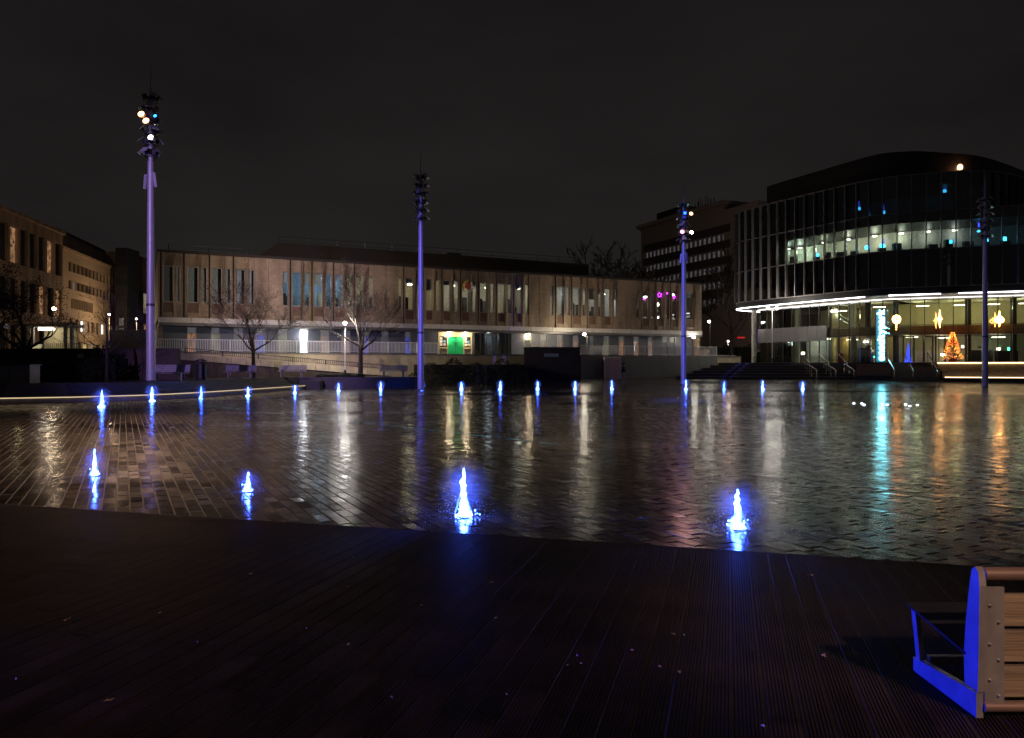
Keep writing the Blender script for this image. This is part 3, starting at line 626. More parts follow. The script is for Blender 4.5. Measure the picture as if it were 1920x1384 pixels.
# ================================================================== left bank: lit rim, steps, benches
RIM = [(-34, 31.0), (-23.1, 34.0), (-20.6, 35.4), (-18.6, 37.6), (-17.8, 39.6), (-17.2, 42.5), (-16.4, 49.0), (-15.6, 57.0)]
def offs(path, d):
    out = []
    for i, p in enumerate(path):
        a = Vector(path[max(i - 1, 0)]); b_ = Vector(path[min(i + 1, len(path) - 1)]); dr = (b_ - a).normalized(); nrm = Vector((-dr.y, dr.x)); out.append(tuple(Vector(p) + nrm * d))
    return out
def band(path, n0, n1, z0, z1):
    A0, B0 = offs(path, n0), offs(path, n1); mb = MB()
    for i in range(len(path) - 1): mb.prism([A0[i], A0[i + 1], B0[i + 1], B0[i]], z0, z1)
    return mb
# the outward side (towards the pool) is on the right of the path; +n is away from the pool
rw = thing('rim_wall', (-23.1, 34.3, 0), 'low curved pool rim wall with a warm light line under its coping', 'rim wall')
band(RIM, 0.0, 0.5, -0.02, 0.24).build('wall', 'coping', rw)
band(RIM, -0.10, 0.55, 0.262, 0.33).build('coping', 'dark_step', rw)
band(RIM, -0.075, -0.045, 0.215, 0.261).build('light_strip', 'strip_rim', rw)
for k in range(4):
    z_ = 0.33 + 0.13 * k; mm = band(RIM, 0.56 + 0.22 * k, 0.56 + 0.22 * (k + 1) - 0.003, 0.0, z_); st = tag(mm.build('terrace_step', 'dark_step', base=(-23, 34, 0)), 'dark terrace step on the left bank, %s up from the rim wall' % ords[k], 'step', 'terrace steps behind the rim wall')
inn = offs(RIM, 1.445)
poly = inn + [(-16.4, 58.3), (-7.5, 58.6), (-7.5, 62.5), (-60, 62.5), (-60, 33)]
tag(MB().prism(poly, -0.01, 0.86).build('bank', 'bank_paving'), kind='structure')
tag(MB().box(-16.0, -14.5, 57.1, 58.2, -0.02, 0.62).build('end_block', 'dark_step'), 'dark block ending the rim steps beside the pool', 'block')

def bench_far(x, y, z, a, label, mt):
    t = thing('bench', (x, y, z), label, 'bench', 'benches on the left bank'); Mz = rotz(a); c = Vector((x, y, z))
    for sx in (-0.75, 0.75):
        for sy in (-0.2, 0.2): MB().obox(c + Mz @ Vector((sx, sy, 0.21)), (0.07, 0.06, 0.42), Mz).build('leg', mt, t)
    for i in range(4): MB().obox(c + Mz @ Vector((0, -0.2 + i * 0.125, 0.44)), (2.1, 0.115, 0.035), Mz).build('seat_slat', mt, t)
    for i in range(4): MB().obox(c + Mz @ Vector((0, 0.25 + 0.025 * i, 0.55 + i * 0.105)), (2.1, 0.03, 0.095), Mz).build('back_slat', mt, t)
    for sx in (-1.0, 1.0):
        MB().obox(c + Mz @ Vector((sx, 0.29, 0.66)), (0.05, 0.05, 0.52), Mz @ Matrix.Rotation(-0.2, 3, 'X')).build('upright', mt, t)
for (px, py, d, a, lb) in ((318, 716, 43.0, 0.0, 'purple lit slatted bench beside the tall left mast'), (450, 715, 52.0, 0.05, 'purple tinted slatted bench below the ramp, second from left'), (547, 712, 57.4, 0.0, 'dark slatted bench in front of the stone ramp'), (738, 706, 59.2, 0.0, 'dark bench at the foot of the ramp left of the middle mast')):
    p = PX(px, py, d); bench_far(p.x, p.y, 0.86, a, lb, 'bench_far')

# retaining wall of the bank, planters and bins
mb = MB(); mb.bar((-33.5, 46.5, 1.78), (-20.4, 46.5, 1.78), 0.4, 1.84)
w = thing('retaining_wall', (-27, 46.5, 0.86), 'dark brown retaining wall at left behind the thin tree', 'wall'); mb.build('wall', 'dark_brick', w)
MB().bar((-33.6, 46.5, 2.74), (-20.3, 46.5, 2.74), 0.5, 0.07).build('coping', 'dark_step', w)
pl = PX(150, 667, 46.2); MB().box(pl.x - 0.18, pl.x + 0.18, 46.22, 46.28, pl.z - 0.12, pl.z + 0.1).build('plaque', 'sign_pale', w)
p = PX(140, 716, 42); t = thing('grit_bin', (p.x, p.y, 0.86), 'small orange box low against the dark left wall', 'box')
MB().hexa([(p.x - .42, p.y - .3, .86), (p.x + .42, p.y - .3, .86), (p.x + .42, p.y + .3, .86), (p.x - .42, p.y + .3, .86), (p.x - .48, p.y - .34, 1.14), (p.x + .48, p.y - .34, 1.14), (p.x + .48, p.y + .34, 1.14), (p.x - .48, p.y + .34, 1.14)]).build('body', 'orange_bin', t)
MB().box(p.x - .5, p.x + .5, p.y - .37, p.y + .37, 1.142, 1.19).build('lid', 'orange_bin', t)
def litter_bin(px, d, zb, label):
    x = (px - 960) / F * d; t = thing('litter_bin', (x, d, zb), label, 'bin')
    MB().lathe((x, d, zb), [(0.30, 0), (0.33, 0.05), (0.33, 0.95), (0.30, 1.0)], 12).build('body', 'frame_dark', t)
    MB().lathe((x, d, zb), [(0.36, 1.14), (0.36, 1.2), (0.1, 1.27)], 12).build('lid', 'mast_dark', t)
    for a in range(4): MB().bar((x + .27 * math.cos(a * 1.571), d + .27 * math.sin(a * 1.571), zb + 1.0), (x + .27 * math.cos(a * 1.571), d + .27 * math.sin(a * 1.571), zb + 1.15), .04, .04).build('post', 'mast_dark', t)
litter_bin(377, 46.8, 0.86, 'dark litter bin between the two purple benches')
litter_bin(1075, 70.0, gz(0, 70), 'dark litter bin against the brick sign wall')
t = thing('utility_box', (-24.4, 37.2, 0.86), 'grey utility cabinet at the far left edge behind the rim', 'cabinet')
MB().box(-25.4, -23.4, 36.8, 37.6, 0.86, 1.72).build('body', 'panel_grey', t); MB().box(-25.45, -23.35, 36.74, 37.66, 1.722, 1.78).build('lid', 'dark_step', t); MB().box(-24.42, -24.38, 36.78, 36.797, 0.95, 1.65).build('door_seam', 'frame_dark', t)

# ================================================================== foliage helpers
def leaf_cloud(mb, c, rad, n_, sz, rg, ell=(1, 1, 1)):
    for _ in range(n_):
        v = Vector((rg.gauss(0, 1), rg.gauss(0, 1), rg.gauss(0, 1)))
        if v.length < 1e-3: continue
        v = v.normalized() * (rg.random() ** 0.4); q = Vector(c) + Vector((v.x * rad * ell[0], v.y * rad * ell[1], v.z * rad * ell[2]))
        a = Vector((rg.gauss(0, 1), rg.gauss(0, 1), rg.gauss(0, 1))).normalized(); b_ = a.orthogonal().normalized(); s_ = sz * rg.uniform(0.6, 1.3)
        mb.add([q - a * s_, q + b_ * s_ * .5, q + a * s_, q - b_ * s_ * .5], [(0, 1, 2, 3)])
def bare_tree(base, h, seed, label, spread=0.55, trunk=0.35, r0=0.13, levels=5, group=None, lean=0.0, leaves=0, leafmat='leaf_red', minr=0.006, kids=(2, 3)):
    rg = random.Random(seed); base = Vector(base); t = thing('bare_tree', base, label, 'tree', group)
    mb = MB(); tip = base + Vector((lean, 0, h * trunk)); mb.tube([base, base + Vector((lean * .3, 0.02, h * trunk * .5)), tip], [r0 * 1.25, r0 * 1.0, r0 * .9], 8); mb.build('trunk', 'bark', t, True)
    cr = MB(); lf = MB()
    def grow(p, d, ln, r_, lv):
        q = p; dd = d.copy(); pts = [p]; rr = [r_]
        for s_ in range(3):
            dd = (dd + Vector((rg.gauss(0, .13), rg.gauss(0, .13), rg.gauss(0.05, .10)))).normalized(); q = q + dd * ln / 3; pts.append(q); rr.append(max(minr, r_ * (1 - 0.2 * (s_ + 1))))
        cr.tube(pts, rr, 5 if lv < 3 else 3, False)
        if leaves and lv >= 3: leaf_cloud(lf, q, ln * .7, leaves, 0.05, rg)
        if lv >= levels: return
        for k in range(3 if lv < 2 else rg.choice(kids)):
            i = rg.choice((1, 2, 3)) if k else 3
            side = Vector((rg.gauss(0, 1), rg.gauss(0, 1), rg.gauss(0, .4))); nd = (dd + side.normalized() * spread * rg.uniform(.7, 1.5)).normalized()
            grow(pts[i], nd, ln * rg.uniform(.62, .82), max(minr, rr[i] * .68), lv + 1)
    grow(tip, Vector((0, 0, 1)), h * .24, r0 * .85, 0)
    for k in range(4):
        a = k * 1.6 + rg.uniform(0, 1); zz = h * trunk * rg.uniform(.75, 1.0)
        grow(base + Vector((lean * zz / (h * trunk), 0, zz)), Vector((math.cos(a), math.sin(a), .75)).normalized(), h * .22, r0 * .6, 1)
    cr.build('crown', 'bark', t)
    if leaves: tag(lf.build('leaves', leafmat, t), kind='stuff')
    return t
p = PX(475, 716, 54.5); bare_tree((p.x, p.y, 0.86), 7.4, 11, 'bare tree with spreading twigs in front of the ramp', .7, .26, .14, 6, minr=.009, kids=(2, 3, 3, 4))
p = PX(676, 716, 59.6); bare_tree((p.x, p.y, 0.86), 9.6, 12, 'tall bare tree beside the glowing lamp post on the ramp', .55, .26, .17, 6, minr=.009, kids=(2, 3, 3, 4))
p = PX(200, 716, 42.5); bare_tree((p.x, p.y, 0.86), 5.2, 13, 'thin bare tree against the dark left wall', .6, .38, .085)
p = PX(266, 716, 45); bare_tree((p.x, p.y, 0.86), 4.6, 14, 'slender sapling just left of the tall left mast', .45, .45, .05, 4)
# ================================================================== civic building (brick upper storey over a dark ground floor)
CA = Vector((-28.9, 62.0, 0)); CB = Vector((21.7, 86.8, 0)); CU = (CB - CA).normalized(); CN = Vector((CU.y, -CU.x, 0)); CLEN = (CB - CA).length
def s_of(px, off=0.0):
    t_ = (px - 960) / F; a = CA + CN * off; return (t_ * a.y - a.x) / (CU.x - t_ * CU.y)
def cf(s, n, z): return CA + CU * s + CN * n + Vector((0, 0, z))
def fbox(mb, s0, s1, n0, n1, z0, z1):
    return mb.hexa([cf(s0, n1, z0), cf(s1, n1, z0), cf(s1, n0, z0), cf(s0, n0, z0), cf(s0, n1, z1), cf(s1, n1, z1), cf(s1, n0, z1), cf(s0, n0, z1)])
court = thing('civic_building', cf(CLEN / 2, -6, gz(0, 80)), 'long two storey brick civic building with tall narrow windows and a green door', 'building')
TZ = 2.82                       # terrace level
ZB, ZT, W0, W1 = 5.72, 11.05, 7.08, 9.95
def c2(a, b_, k): return (280 + a / 4.6125, 280 + b_ / 4.6125, k)
def c3(a, b_, k): return (640 + a / 4.6125, 640 + b_ / 4.6125, k)
def c4(a, b_, k): return (980 + a / 4.6125, 980 + b_ / 4.6125, k)
wins = [c2(*w_) for w_ in ((120, 210, 'W'), (236, 268, 'N'), (330, 425, 'W'), (450, 500, 'N'), (540, 630, 'W'), (655, 705, 'N'), (750, 830, 'W'), (860, 908, 'N'), (1155, 1203, 'N'), (1238, 1315, 'W'), (1340, 1390, 'N'), (1425, 1500, 'W'), (1530, 1578, 'N'), (1610, 1680, 'W'), (1712, 1758, 'N'))]
wins += [c3(*w_) for w_ in ((130, 197, 'W'), (240, 275, 'N'), (495, 527, 'N'), (555, 625, 'W'), (655, 690, 'N'), (735, 790, 'W'), (820, 858, 'N'), (885, 945, 'W'), (975, 1018, 'N'), (1045, 1105, 'W'), (1135, 1170, 'N'), (1200, 1260, 'W'), (1290, 1325, 'N'), (1355, 1415, 'W'), (1440, 1472, 'N'), (1505, 1560, 'W'), (1590, 1622, 'N'))]
wins += [c4(*w_) for w_ in ((240, 266, 'N'), (298, 350, 'W'), (380, 406, 'N'), (436, 494, 'W'), (520, 548, 'N'), (575, 630, 'W'), (655, 684, 'N'), (708, 762, 'W'), (790, 818, 'N'), (985, 1010, 'N'), (1040, 1092, 'W'), (1115, 1140, 'N'), (1165, 1215, 'W'), (1243, 1266, 'N'), (1295, 1340, 'W'), (1372, 1395, 'N'), (1415, 1480, 'W'))]
ws = [(s_of(a), s_of(b_), k, (a + b_) / 2) for a, b_, k in wins]
TH = 0.35
def win_range(pxm): return (W0, W1)
prev_e, prev_k = 0.0, None
for i, (a, b_, k, pm) in enumerate(ws + [(CLEN, CLEN, None, 0)]):
    gap = a - prev_e
    if gap > 0.02:
        if gap > 1.6:                       # solid panels
            nn = max(2, round(gap / 2.4))
            for j in range(nn): fbox(MB(), prev_e + gap * j / nn + 0.012, prev_e + gap * (j + 1) / nn - 0.012, -TH, 0.012, ZB, ZT).build('wall_panel', 'court_brick', court)
        elif prev_k == 'N' or prev_k is None or (prev_k == 'W' and k == 'W'):   # a dark joint between two piers
            mid = (prev_e + a) / 2
            fbox(MB(), prev_e, mid - 0.07, -TH, 0.0, ZB, ZT).build('pier', 'court_brick', court); fbox(MB(), mid + 0.07, a, -TH, 0.0, ZB, ZT).build('pier', 'court_brick', court)
            fbox(MB(), mid - 0.069, mid + 0.069, -TH, -0.22, ZB, ZT).build('joint', 'slot_dark', court)
        else:                               # wedge shaped fin
            m_ = MB().hexa([cf(prev_e, 0.12, ZB), cf(a, 0.0, ZB), cf(a, -TH, ZB), cf(prev_e, -TH, ZB), cf(prev_e, 0.42, W1 + 0.1), cf(a, 0.0, W1 + 0.1), cf(a, -TH, W1 + 0.1), cf(prev_e, -TH, W1 + 0.1)])
            m_.build('fin', 'court_brick', court)
            m_ = MB().hexa([cf(prev_e, 0.42, W1 + 0.1), cf(a, 0.0, W1 + 0.1), cf(a, -TH, W1 + 0.1), cf(prev_e, -TH, W1 + 0.1), cf(prev_e, 0.0, ZT), cf(a, 0.0, ZT), cf(a, -TH, ZT), cf(prev_e, -TH, ZT)]); m_.build('fin_head', 'court_brick', court)
    prev_e, prev_k = b_, k
    if k is None: break
    fbox(MB(), a, b_, -TH, -0.04, W1 + 0.06, ZT).build('lintel', 'court_brick', court)
    if k == 'W':
        fbox(MB(), a, b_, -TH, -0.05, 6.15, W0 - 0.1).build('spandrel', 'spandrel', court); fbox(MB(), a, b_, -TH, 0.05, ZB, 6.15).build('sill_panel', 'court_brick', court)
    else: fbox(MB(), a, b_, -TH, -0.03, ZB, W0 - 0.1).build('sill_panel', 'court_brick', court)
    wd = MB(); fw = 0.05
    fbox(wd, a, b_, -0.26, -0.16, W0 - 0.1, W0 - 0.02); fbox(wd, a, b_, -0.26, -0.16, W1, W1 + 0.06); fbox(wd, a, a + fw, -0.26, -0.16, W0 - 0.02, W1); fbox(wd, b_ - fw, b_, -0.26, -0.16, W0 - 0.02, W1)
    wo_ = wd.build('window', 'frame_metal', court)
    fbox(MB(), a + fw, b_ - fw, -0.215, -0.205, W0 - 0.02, W1).build('pane', 'pane', wo_)
    rg = random.Random(i * 17 + 3); wdt = b_ - a
    if pm < 480:
        e_ = a + wdt * (0.62 if k == 'W' else 0.55); fbox(MB(), a + fw, e_, -0.32, -0.30, W0, W1).build('blind', 'blind', wo_)
    elif rg.random() < 0.45:
        zz = W1 - rg.uniform(0.3, 1.2); fbox(MB(), a + fw, b_ - fw, -0.32, -0.30, zz, W1).build('blind', 'blind', wo_)
    if pm > 500 and rg.random() < 0.75:
        sb = MB(); x0 = a + rg.uniform(0, .3) * wdt; fbox(sb, x0, x0 + wdt * rg.uniform(.3, .6), -1.0, -0.7, W0 - 0.4, W0 + rg.uniform(.3, 1.5)); sb.build('cabinet', 'furniture', wo_)
# white floor band, in lengths
nn = 23
for j in range(nn): fbox(MB(), CLEN * j / nn + 0.015, CLEN * (j + 1) / nn - 0.015, -1.0, 0.16, 5.30, ZB - 0.004).build('band_slab', 'white_band', court)
fbox(MB(), 0, CLEN, -1.6, 0.10, 5.06, 5.296).build('soffit', 'panel_grey', court)
fbox(MB(), -0.02, 0.34, -14, -0.36, ZB, ZT).build('end_wall', 'court_side', court); fbox(MB(), CLEN - 0.34, CLEN + 0.02, -14, -0.36, TZ - 1.5, ZT).build('end_wall', 'court_side', court)
fbox(MB(), -0.1, CLEN + 0.1, -16, 0.06, ZT + 0.004, ZT + 0.22).build('roof', 'roof_dark', court)
fbox(MB(), 0.36, CLEN - 0.36, -12, -0.4, ZB, ZB + 0.05).build('floor_slab', 'room_dark', court)
# rooms behind the upper windows
rooms = [(290, 482, 'room_dark', None, 0), (482, 642, 'room_blue', (0.62, 0.82, 1.0), 55), (642, 744, 'room_wall', (1.0, 0.82, 0.56), 70), (744, 832, 'room_wall', (1.0, 0.78, 0.42), 50), (832, 1012, 'room_wall', (1.0, 0.92, 0.75), 45), (1012, 1175, 'room_wall', (0.85, 0.92, 1.0), 75), (1175, 1318, 'room_dark', (1.0, 0.6, 0.3), 12)]
for a, b_, mn, lc, pw in rooms:
    s0, s1 = max(0.4, s_of(a)), min(CLEN - 0.4, s_of(b_)); rm = MB()
    fbox(rm, s0, s1, -5.2, -5.0, ZB + .05, 10.6); fbox(rm, s0, s1, -5.0, -0.42, 10.45, 10.6); fbox(rm, s0, s0 + .1, -5.0, -0.42, ZB + .05, 10.44); fbox(rm, s1 - .1, s1, -5.0, -.42, ZB + .05, 10.44)
    r_ = rm.build('room', mn, court); rg = random.Random(a)
    if lc:
        nl = max(1, round((s1 - s0) / 3.5))
        for j in range(nl):
            sc = s0 + (s1 - s0) * (j + .5) / nl + rg.uniform(-.5, .5); nn_ = -rg.uniform(1.6, 3.6)
            MB().lathe(cf(sc, nn_, 9.7 + rg.uniform(-.2, .3)), [(0.06, .15), (0.22, .1), (0.24, 0.0), (0.1, -.05)], 10).build('ceiling_lamp', 'lamp_soft', r_)
            point('room_lamp', cf(sc, nn_, 9.3), lc, pw, 0.2, court)
        for j in range(int((s1 - s0) / 1.3)):
            sc = rg.uniform(s0 + .3, s1 - .8); fbox(MB(), sc, sc + rg.uniform(.3, 1.0), -4.9, -4.5, ZB + .06, ZB + rg.uniform(1.2, 3.2)).build('cupboard', rg.choice(('furniture', 'furniture', 'room_dark', 'cream_frame')), r_)
# purple neon shapes inside the right hand rooms
for (pa, pb, y0, y1) in ((1193, 1199, 560, 561), (1206, 1216, 559.6, 561), (1222, 1227, 562, 563)):
    s0, s1 = s_of(pa), s_of(pb); d = cf(s0, 0, 0).y; fbox(MB(), s0, s1, -0.6, -0.55, CH + (HZ - y1) * d / F, CH + (HZ - y0) * d / F + .03).build('neon', 'neon_purple', court)
for cx, cyy, rr, ns in ((1238, 553, .32, 5), (1265, 557, .22, 3), (1252, 550, .12, 4)):
    s0 = s_of(cx); d = cf(s0, 0, 0).y; zc = CH + (HZ - cyy) * d / F; pts = []
    for q in range(2 * ns + 1):
        a = math.pi * q / ns + .4; r_ = rr * (1.0 if q % 2 == 0 else .55); pts.append(cf(s0 + r_ * math.cos(a), -0.12, zc + r_ * math.sin(a) * .9))
    MB().tube(pts, 0.028, 5).build('neon', 'neon_purple', court)
for cx in (1195.5, 1207, 1243):
    s0 = s_of(cx); d = cf(s0, 0, 0).y; MB().ball(cf(s0, -0.9, CH + (HZ - 570) * d / F), 0.13, 8, 5, 1.4).build('lantern', 'lamp_soft', court)
# set-back attic, parapet rail
s0, s1 = s_of(498, -5), s_of(1104, -5)
m_ = MB().hexa([cf(s0 - 1.6, -5, ZT + .22), cf(s1, -5, ZT + .22), cf(s1, -13, ZT + .22), cf(s0 - 1.6, -13, ZT + .22), cf(s0 + 1.2, -5, 13.3), cf(s1, -5, 13.3), cf(s1, -13, 13.3), cf(s0 + 1.2, -13, 13.3)]); m_.build('attic', 'roof_dark', court)
def roof_rail(sa_, sb_, n_, zb, hh):
    mb = MB(); k_ = int((sb_ - sa_) / 2.6)
    for j in range(k_ + 1):
        s_ = sa_ + (sb_ - sa_) * j / k_; mb.bar(cf(s_, n_, zb), cf(s_, n_, zb + hh), .045, .045)
    mb.bar(cf(sa_, n_, zb + hh), cf(sb_, n_, zb + hh), .045, .045); mb.bar(cf(sa_, n_, zb + hh * .5), cf(sb_, n_, zb + hh * .5), .03, .03); mb.build('roof_rail', 'frame_dark', court)
roof_rail(0.8, s0 - 2, -2.0, ZT + .22, 0.75); roof_rail(s0 + 1.4, s1 - .2, -6.5, 13.3, 0.85)
sv = s_of(858, -6); fbox(MB(), sv - .7, sv + .7, -7.5, -6.8, 13.3, 13.75).build('roof_vent', 'roof_dark', court); MB().bar(cf(sv + .3, -7, 13.7), cf(sv + .3, -7, 14.6), .06, .06).build('roof_vent', 'frame_dark', court)
# crest on the front
se = s_of(875); d = cf(se, 0, 0).y; ze = CH + (HZ - 536) * d / F
cr_ = MB(); n_ = 10; pts = [(0.0, -.38), (.26, -.12), (.30, .26), (-.30, .26), (-.26, -.12)]
k = len(pts); cr_.add([cf(se + a, .30, ze + b_) for a, b_ in pts] + [cf(se + a, .18, ze + b_) for a, b_ in pts], [tuple(range(k)), tuple(range(2 * k - 1, k - 1, -1))] + [(i, k + i, k + (i + 1) % k, (i + 1) % k) for i in range(k)])
crest = cr_.build('crest', 'crest_red', court)
for sx in (-1, 1):
    g_ = MB(); g_.tube([cf(se + sx * .34, .26, ze - .42), cf(se + sx * .46, .28, ze - .12), cf(se + sx * .40, .28, ze + .2), cf(se + sx * .30, .30, ze + .36)], [.07, .13, .11, .07], 7); g_.tube([cf(se + sx * .42, .28, ze + .1), cf(se + sx * .28, .32, ze + .12)], [.06, .04], 6); g_.tube([cf(se + sx * .46, .26, ze - .2), cf(se + sx * .6, .26, ze - .36)], [.06, .04], 6)
    g_.build('supporter', 'crest_white' if sx > 0 else 'crest_gold', crest)
g_ = MB(); g_.lathe(cf(se, .26, ze + .32), [(.15, 0), (.17, .1), (.13, .2), (.04, .26)], 10); g_.ball(cf(se, .26, ze + .62), .05); g_.build('crown', 'crest_gold', crest)
fbox(MB(), se - .45, se + .45, .16, .26, ze - .56, ze - .44).build('scroll', 'crest_white', crest)
# ground floor: dark panels with slim windows, set back under the slab
GN = -1.25; L0, L1 = TZ + 0.02, 5.06
low = [c2(*w_) for w_ in ((325, 408, 'win_orange'), (530, 612, 'win_cream'), (728, 808, 'win_grey'), (920, 1000, 'win_blue'), (1113, 1190, 'win_cream'), (1297, 1375, 'win_white'), (1480, 1555, 'win_pink'), (1660, 1740, 'win_pink'))]
low += [c3(*w_) for w_ in ((195, 240, 'win_blue'), (343, 410, 'win_grey'), (550, 600, 'win_blue'), (838, 1132, 'DOOR'), (1150, 1470, 'CURT'), (1583, 1640, 'win_cream'), (1725, 1778, 'win_pink'))]
low += [c4(*w_) for w_ in ((155, 210, 'win_pink'), (293, 350, 'win_pink'), (430, 485, 'win_pink'), (575, 618, 'win_grey'), (697, 750, 'win_cream'), (830, 878, 'win_orange'), (957, 1005, 'win_orange'), (1083, 1130, 'win_pink'), (1207, 1255, 'win_grey'), (1270, 1320, 'win_grey'))]
pe = 0.35
for i, (a, b_, k) in enumerate(low + [(1316, 1316, None)]):
    sa_, sb_ = s_of(a, GN), s_of(b_, GN)
    if k is None: sa_ = CLEN - .35
    if sa_ > pe + .05:
        nn = max(1, round((sa_ - pe) / 2.4))
        for j in range(nn): fbox(MB(), pe + (sa_ - pe) * j / nn + .01, pe + (sa_ - pe) * (j + 1) / nn - .01, GN - .25, GN, L0, L1).build('ground_panel', 'blue_panel', court)
    if k is None: break
    pe = sb_
    if k == 'DOOR':
        dr = s_of(839.7, GN), s_of(869, GN); d_ = cf(dr[0], GN, 0).y
        do = fbox(MB(), dr[0], dr[1], GN - .12, GN - .02, L0, 4.62).build('door', 'green_door', court)
        fbox(MB(), (dr[0] + dr[1]) / 2 - .008, (dr[0] + dr[1]) / 2 + .008, GN - .019, GN - .012, L0, 4.62).build('door_gap', 'slot_dark', do)
        for sx in (-.12, .12): MB().bar(cf((dr[0] + dr[1]) / 2 + sx, GN + .03, 3.7), cf((dr[0] + dr[1]) / 2 + sx, GN + .03, 4.1), .04, .04).build('handle', 'steel', do)
        fr = MB(); fbox(fr, sa_, sb_, GN - .2, GN + .04, 4.63, L1); fbox(fr, dr[0] - .09, dr[0] - .004, GN - .2, GN + .04, L0, 4.63); fbox(fr, dr[1] + .004, dr[1] + .09, GN - .2, GN + .04, L0, 4.63); fbox(fr, sa_, sa_ + .12, GN - .2, GN + .04, L0, 4.63); fbox(fr, sb_ - .12, sb_, GN - .2, GN + .04, L0, 4.63); fbox(fr, sa_ + .12, dr[0] - .09, GN - .2, GN + .03, 3.45, 3.6); fbox(fr, dr[1] + .09, sb_ - .12, GN - .2, GN + .03, 3.45, 3.6); fr.build('door_surround', 'cream_frame', court)
        for (x0, x1) in ((sa_ + .12, dr[0] - .09), (dr[1] + .09, sb_ - .12)):
            pn = fbox(MB(), x0, x1, GN - .15, GN - .1, 3.6, 4.63).build('notice_window', 'dark_pane', court); fbox(MB(), x0, x1, GN - .15, GN - .08, L0, 3.45).build('lower_panel', 'grey_wall', court)
            rg = random.Random(int(x0 * 10))
            for q in range(5):
                px_ = x0 + .08 + (x1 - x0 - .4) * (q % 2) / 1.0 * .9; pz = 3.72 + (q // 2) * .3; fbox(MB(), px_, px_ + rg.uniform(.2, .3), GN - .098, GN - .09, pz, pz + .24).build('notice', 'paper' if q != 3 else 'paper_blue', pn)
        for px_ in (842, 873.5):
            sl = s_of(px_, GN + .25); wl = MB().ball(cf(sl, GN + .25, 4.95), .13, 10, 6, .7).build('wall_lamp', 'lamp_warm', court); fbox(MB(), sl - .05, sl + .05, GN, GN + .18, 4.9, 5.0).build('bracket', 'frame_metal', wl)
            point('door_lamp', cf(sl, GN + .45, 4.7), (1.0, .8, .5), 90, .1, court)
        continue
    if k == 'CURT':
        fbox(MB(), sa_, sb_, GN - 2.2, GN - 2.1, L0, L1).build('room', 'grey_wall', court)
        g_ = MB(); q = sa_
        while q < sb_ - .2:
            if int((q - sa_) / 1.4) % 2 == 0:
                g_.tube([cf(q, GN - .5, L0 + .02), cf(q, GN - .5, L1 - .05)], .075, 6)
            q += .13
        g_.build('curtain', 'room_wall', court)
        for q in range(7):
            ss = sa_ + (sb_ - sa_) * q / 6; fbox(MB(), ss - .03, ss + .03, GN - .1, GN, L0, L1).build('window_post', 'frame_dark', court)
            if q < 6: fbox(MB(), ss + .03, sa_ + (sb_ - sa_) * (q + 1) / 6 - .03, GN - .06, GN - .05, L0, L1).build('pane', 'pane', court)
        point('curtain_lamp', cf((sa_ + sb_) / 2, GN - 1.3, 4.7), (.9, .95, 1.0), 26, .2, court)
        continue
    wd = MB(); fbox(wd, sa_, sa_ + .06, GN - .14, GN + .03, L0, L1); fbox(wd, sb_ - .06, sb_, GN - .14, GN + .03, L0, L1); fbox(wd, sa_ + .06, sb_ - .06, GN - .14, GN + .02, L1 - .08, L1); fbox(wd, sa_ + .06, sb_ - .06, GN - .14, GN + .02, L1 - .62, L1 - .56)
    wo_ = wd.build('window', 'frame_metal', court)
    fbox(MB(), sa_ + .06, sb_ - .06, GN - .12, GN - .1, L0, L1 - .62).build('lit_blind', k, wo_); fbox(MB(), sa_ + .06, sb_ - .06, GN - .12, GN - .1, L1 - .56, L1 - .08).build('top_light', 'win_grey' if k != 'win_white' else 'win_white', wo_); fbox(MB(), sa_ + .06, sb_ - .06, GN - .055, GN - .05, L0, L1 - .62).build('pane', 'pane', wo_)
fbox(MB(), 0.0, .34, -14, GN, L0 - 1.9, ZB - .42).build('end_wall', 'court_side', court)
for px_ in (991, ):
    sl = s_of(px_, GN + .25); MB().ball(cf(sl, GN + .25, 4.95), .15, 10, 6, .6).build('wall_lamp', 'lamp_warm', court); point('wall_lamp_light', cf(sl, GN + .4, 4.75), (1, .8, .5), 60, .1, court)
sl = s_of(1289, GN + .6); MB().ball(cf(sl, GN + 1.7, 5.0), .2, 10, 6, .6).build('wall_lamp', 'lamp_white', court); point('wall_lamp_light', cf(sl, GN + 2.0, 4.7), (1, .9, .7), 60, .1, court)
sl = s_of(568, GN + .3); point('lit_room_light', cf(sl, GN + .6, 4.4), (.95, .97, 1.0), 60, .2, court)

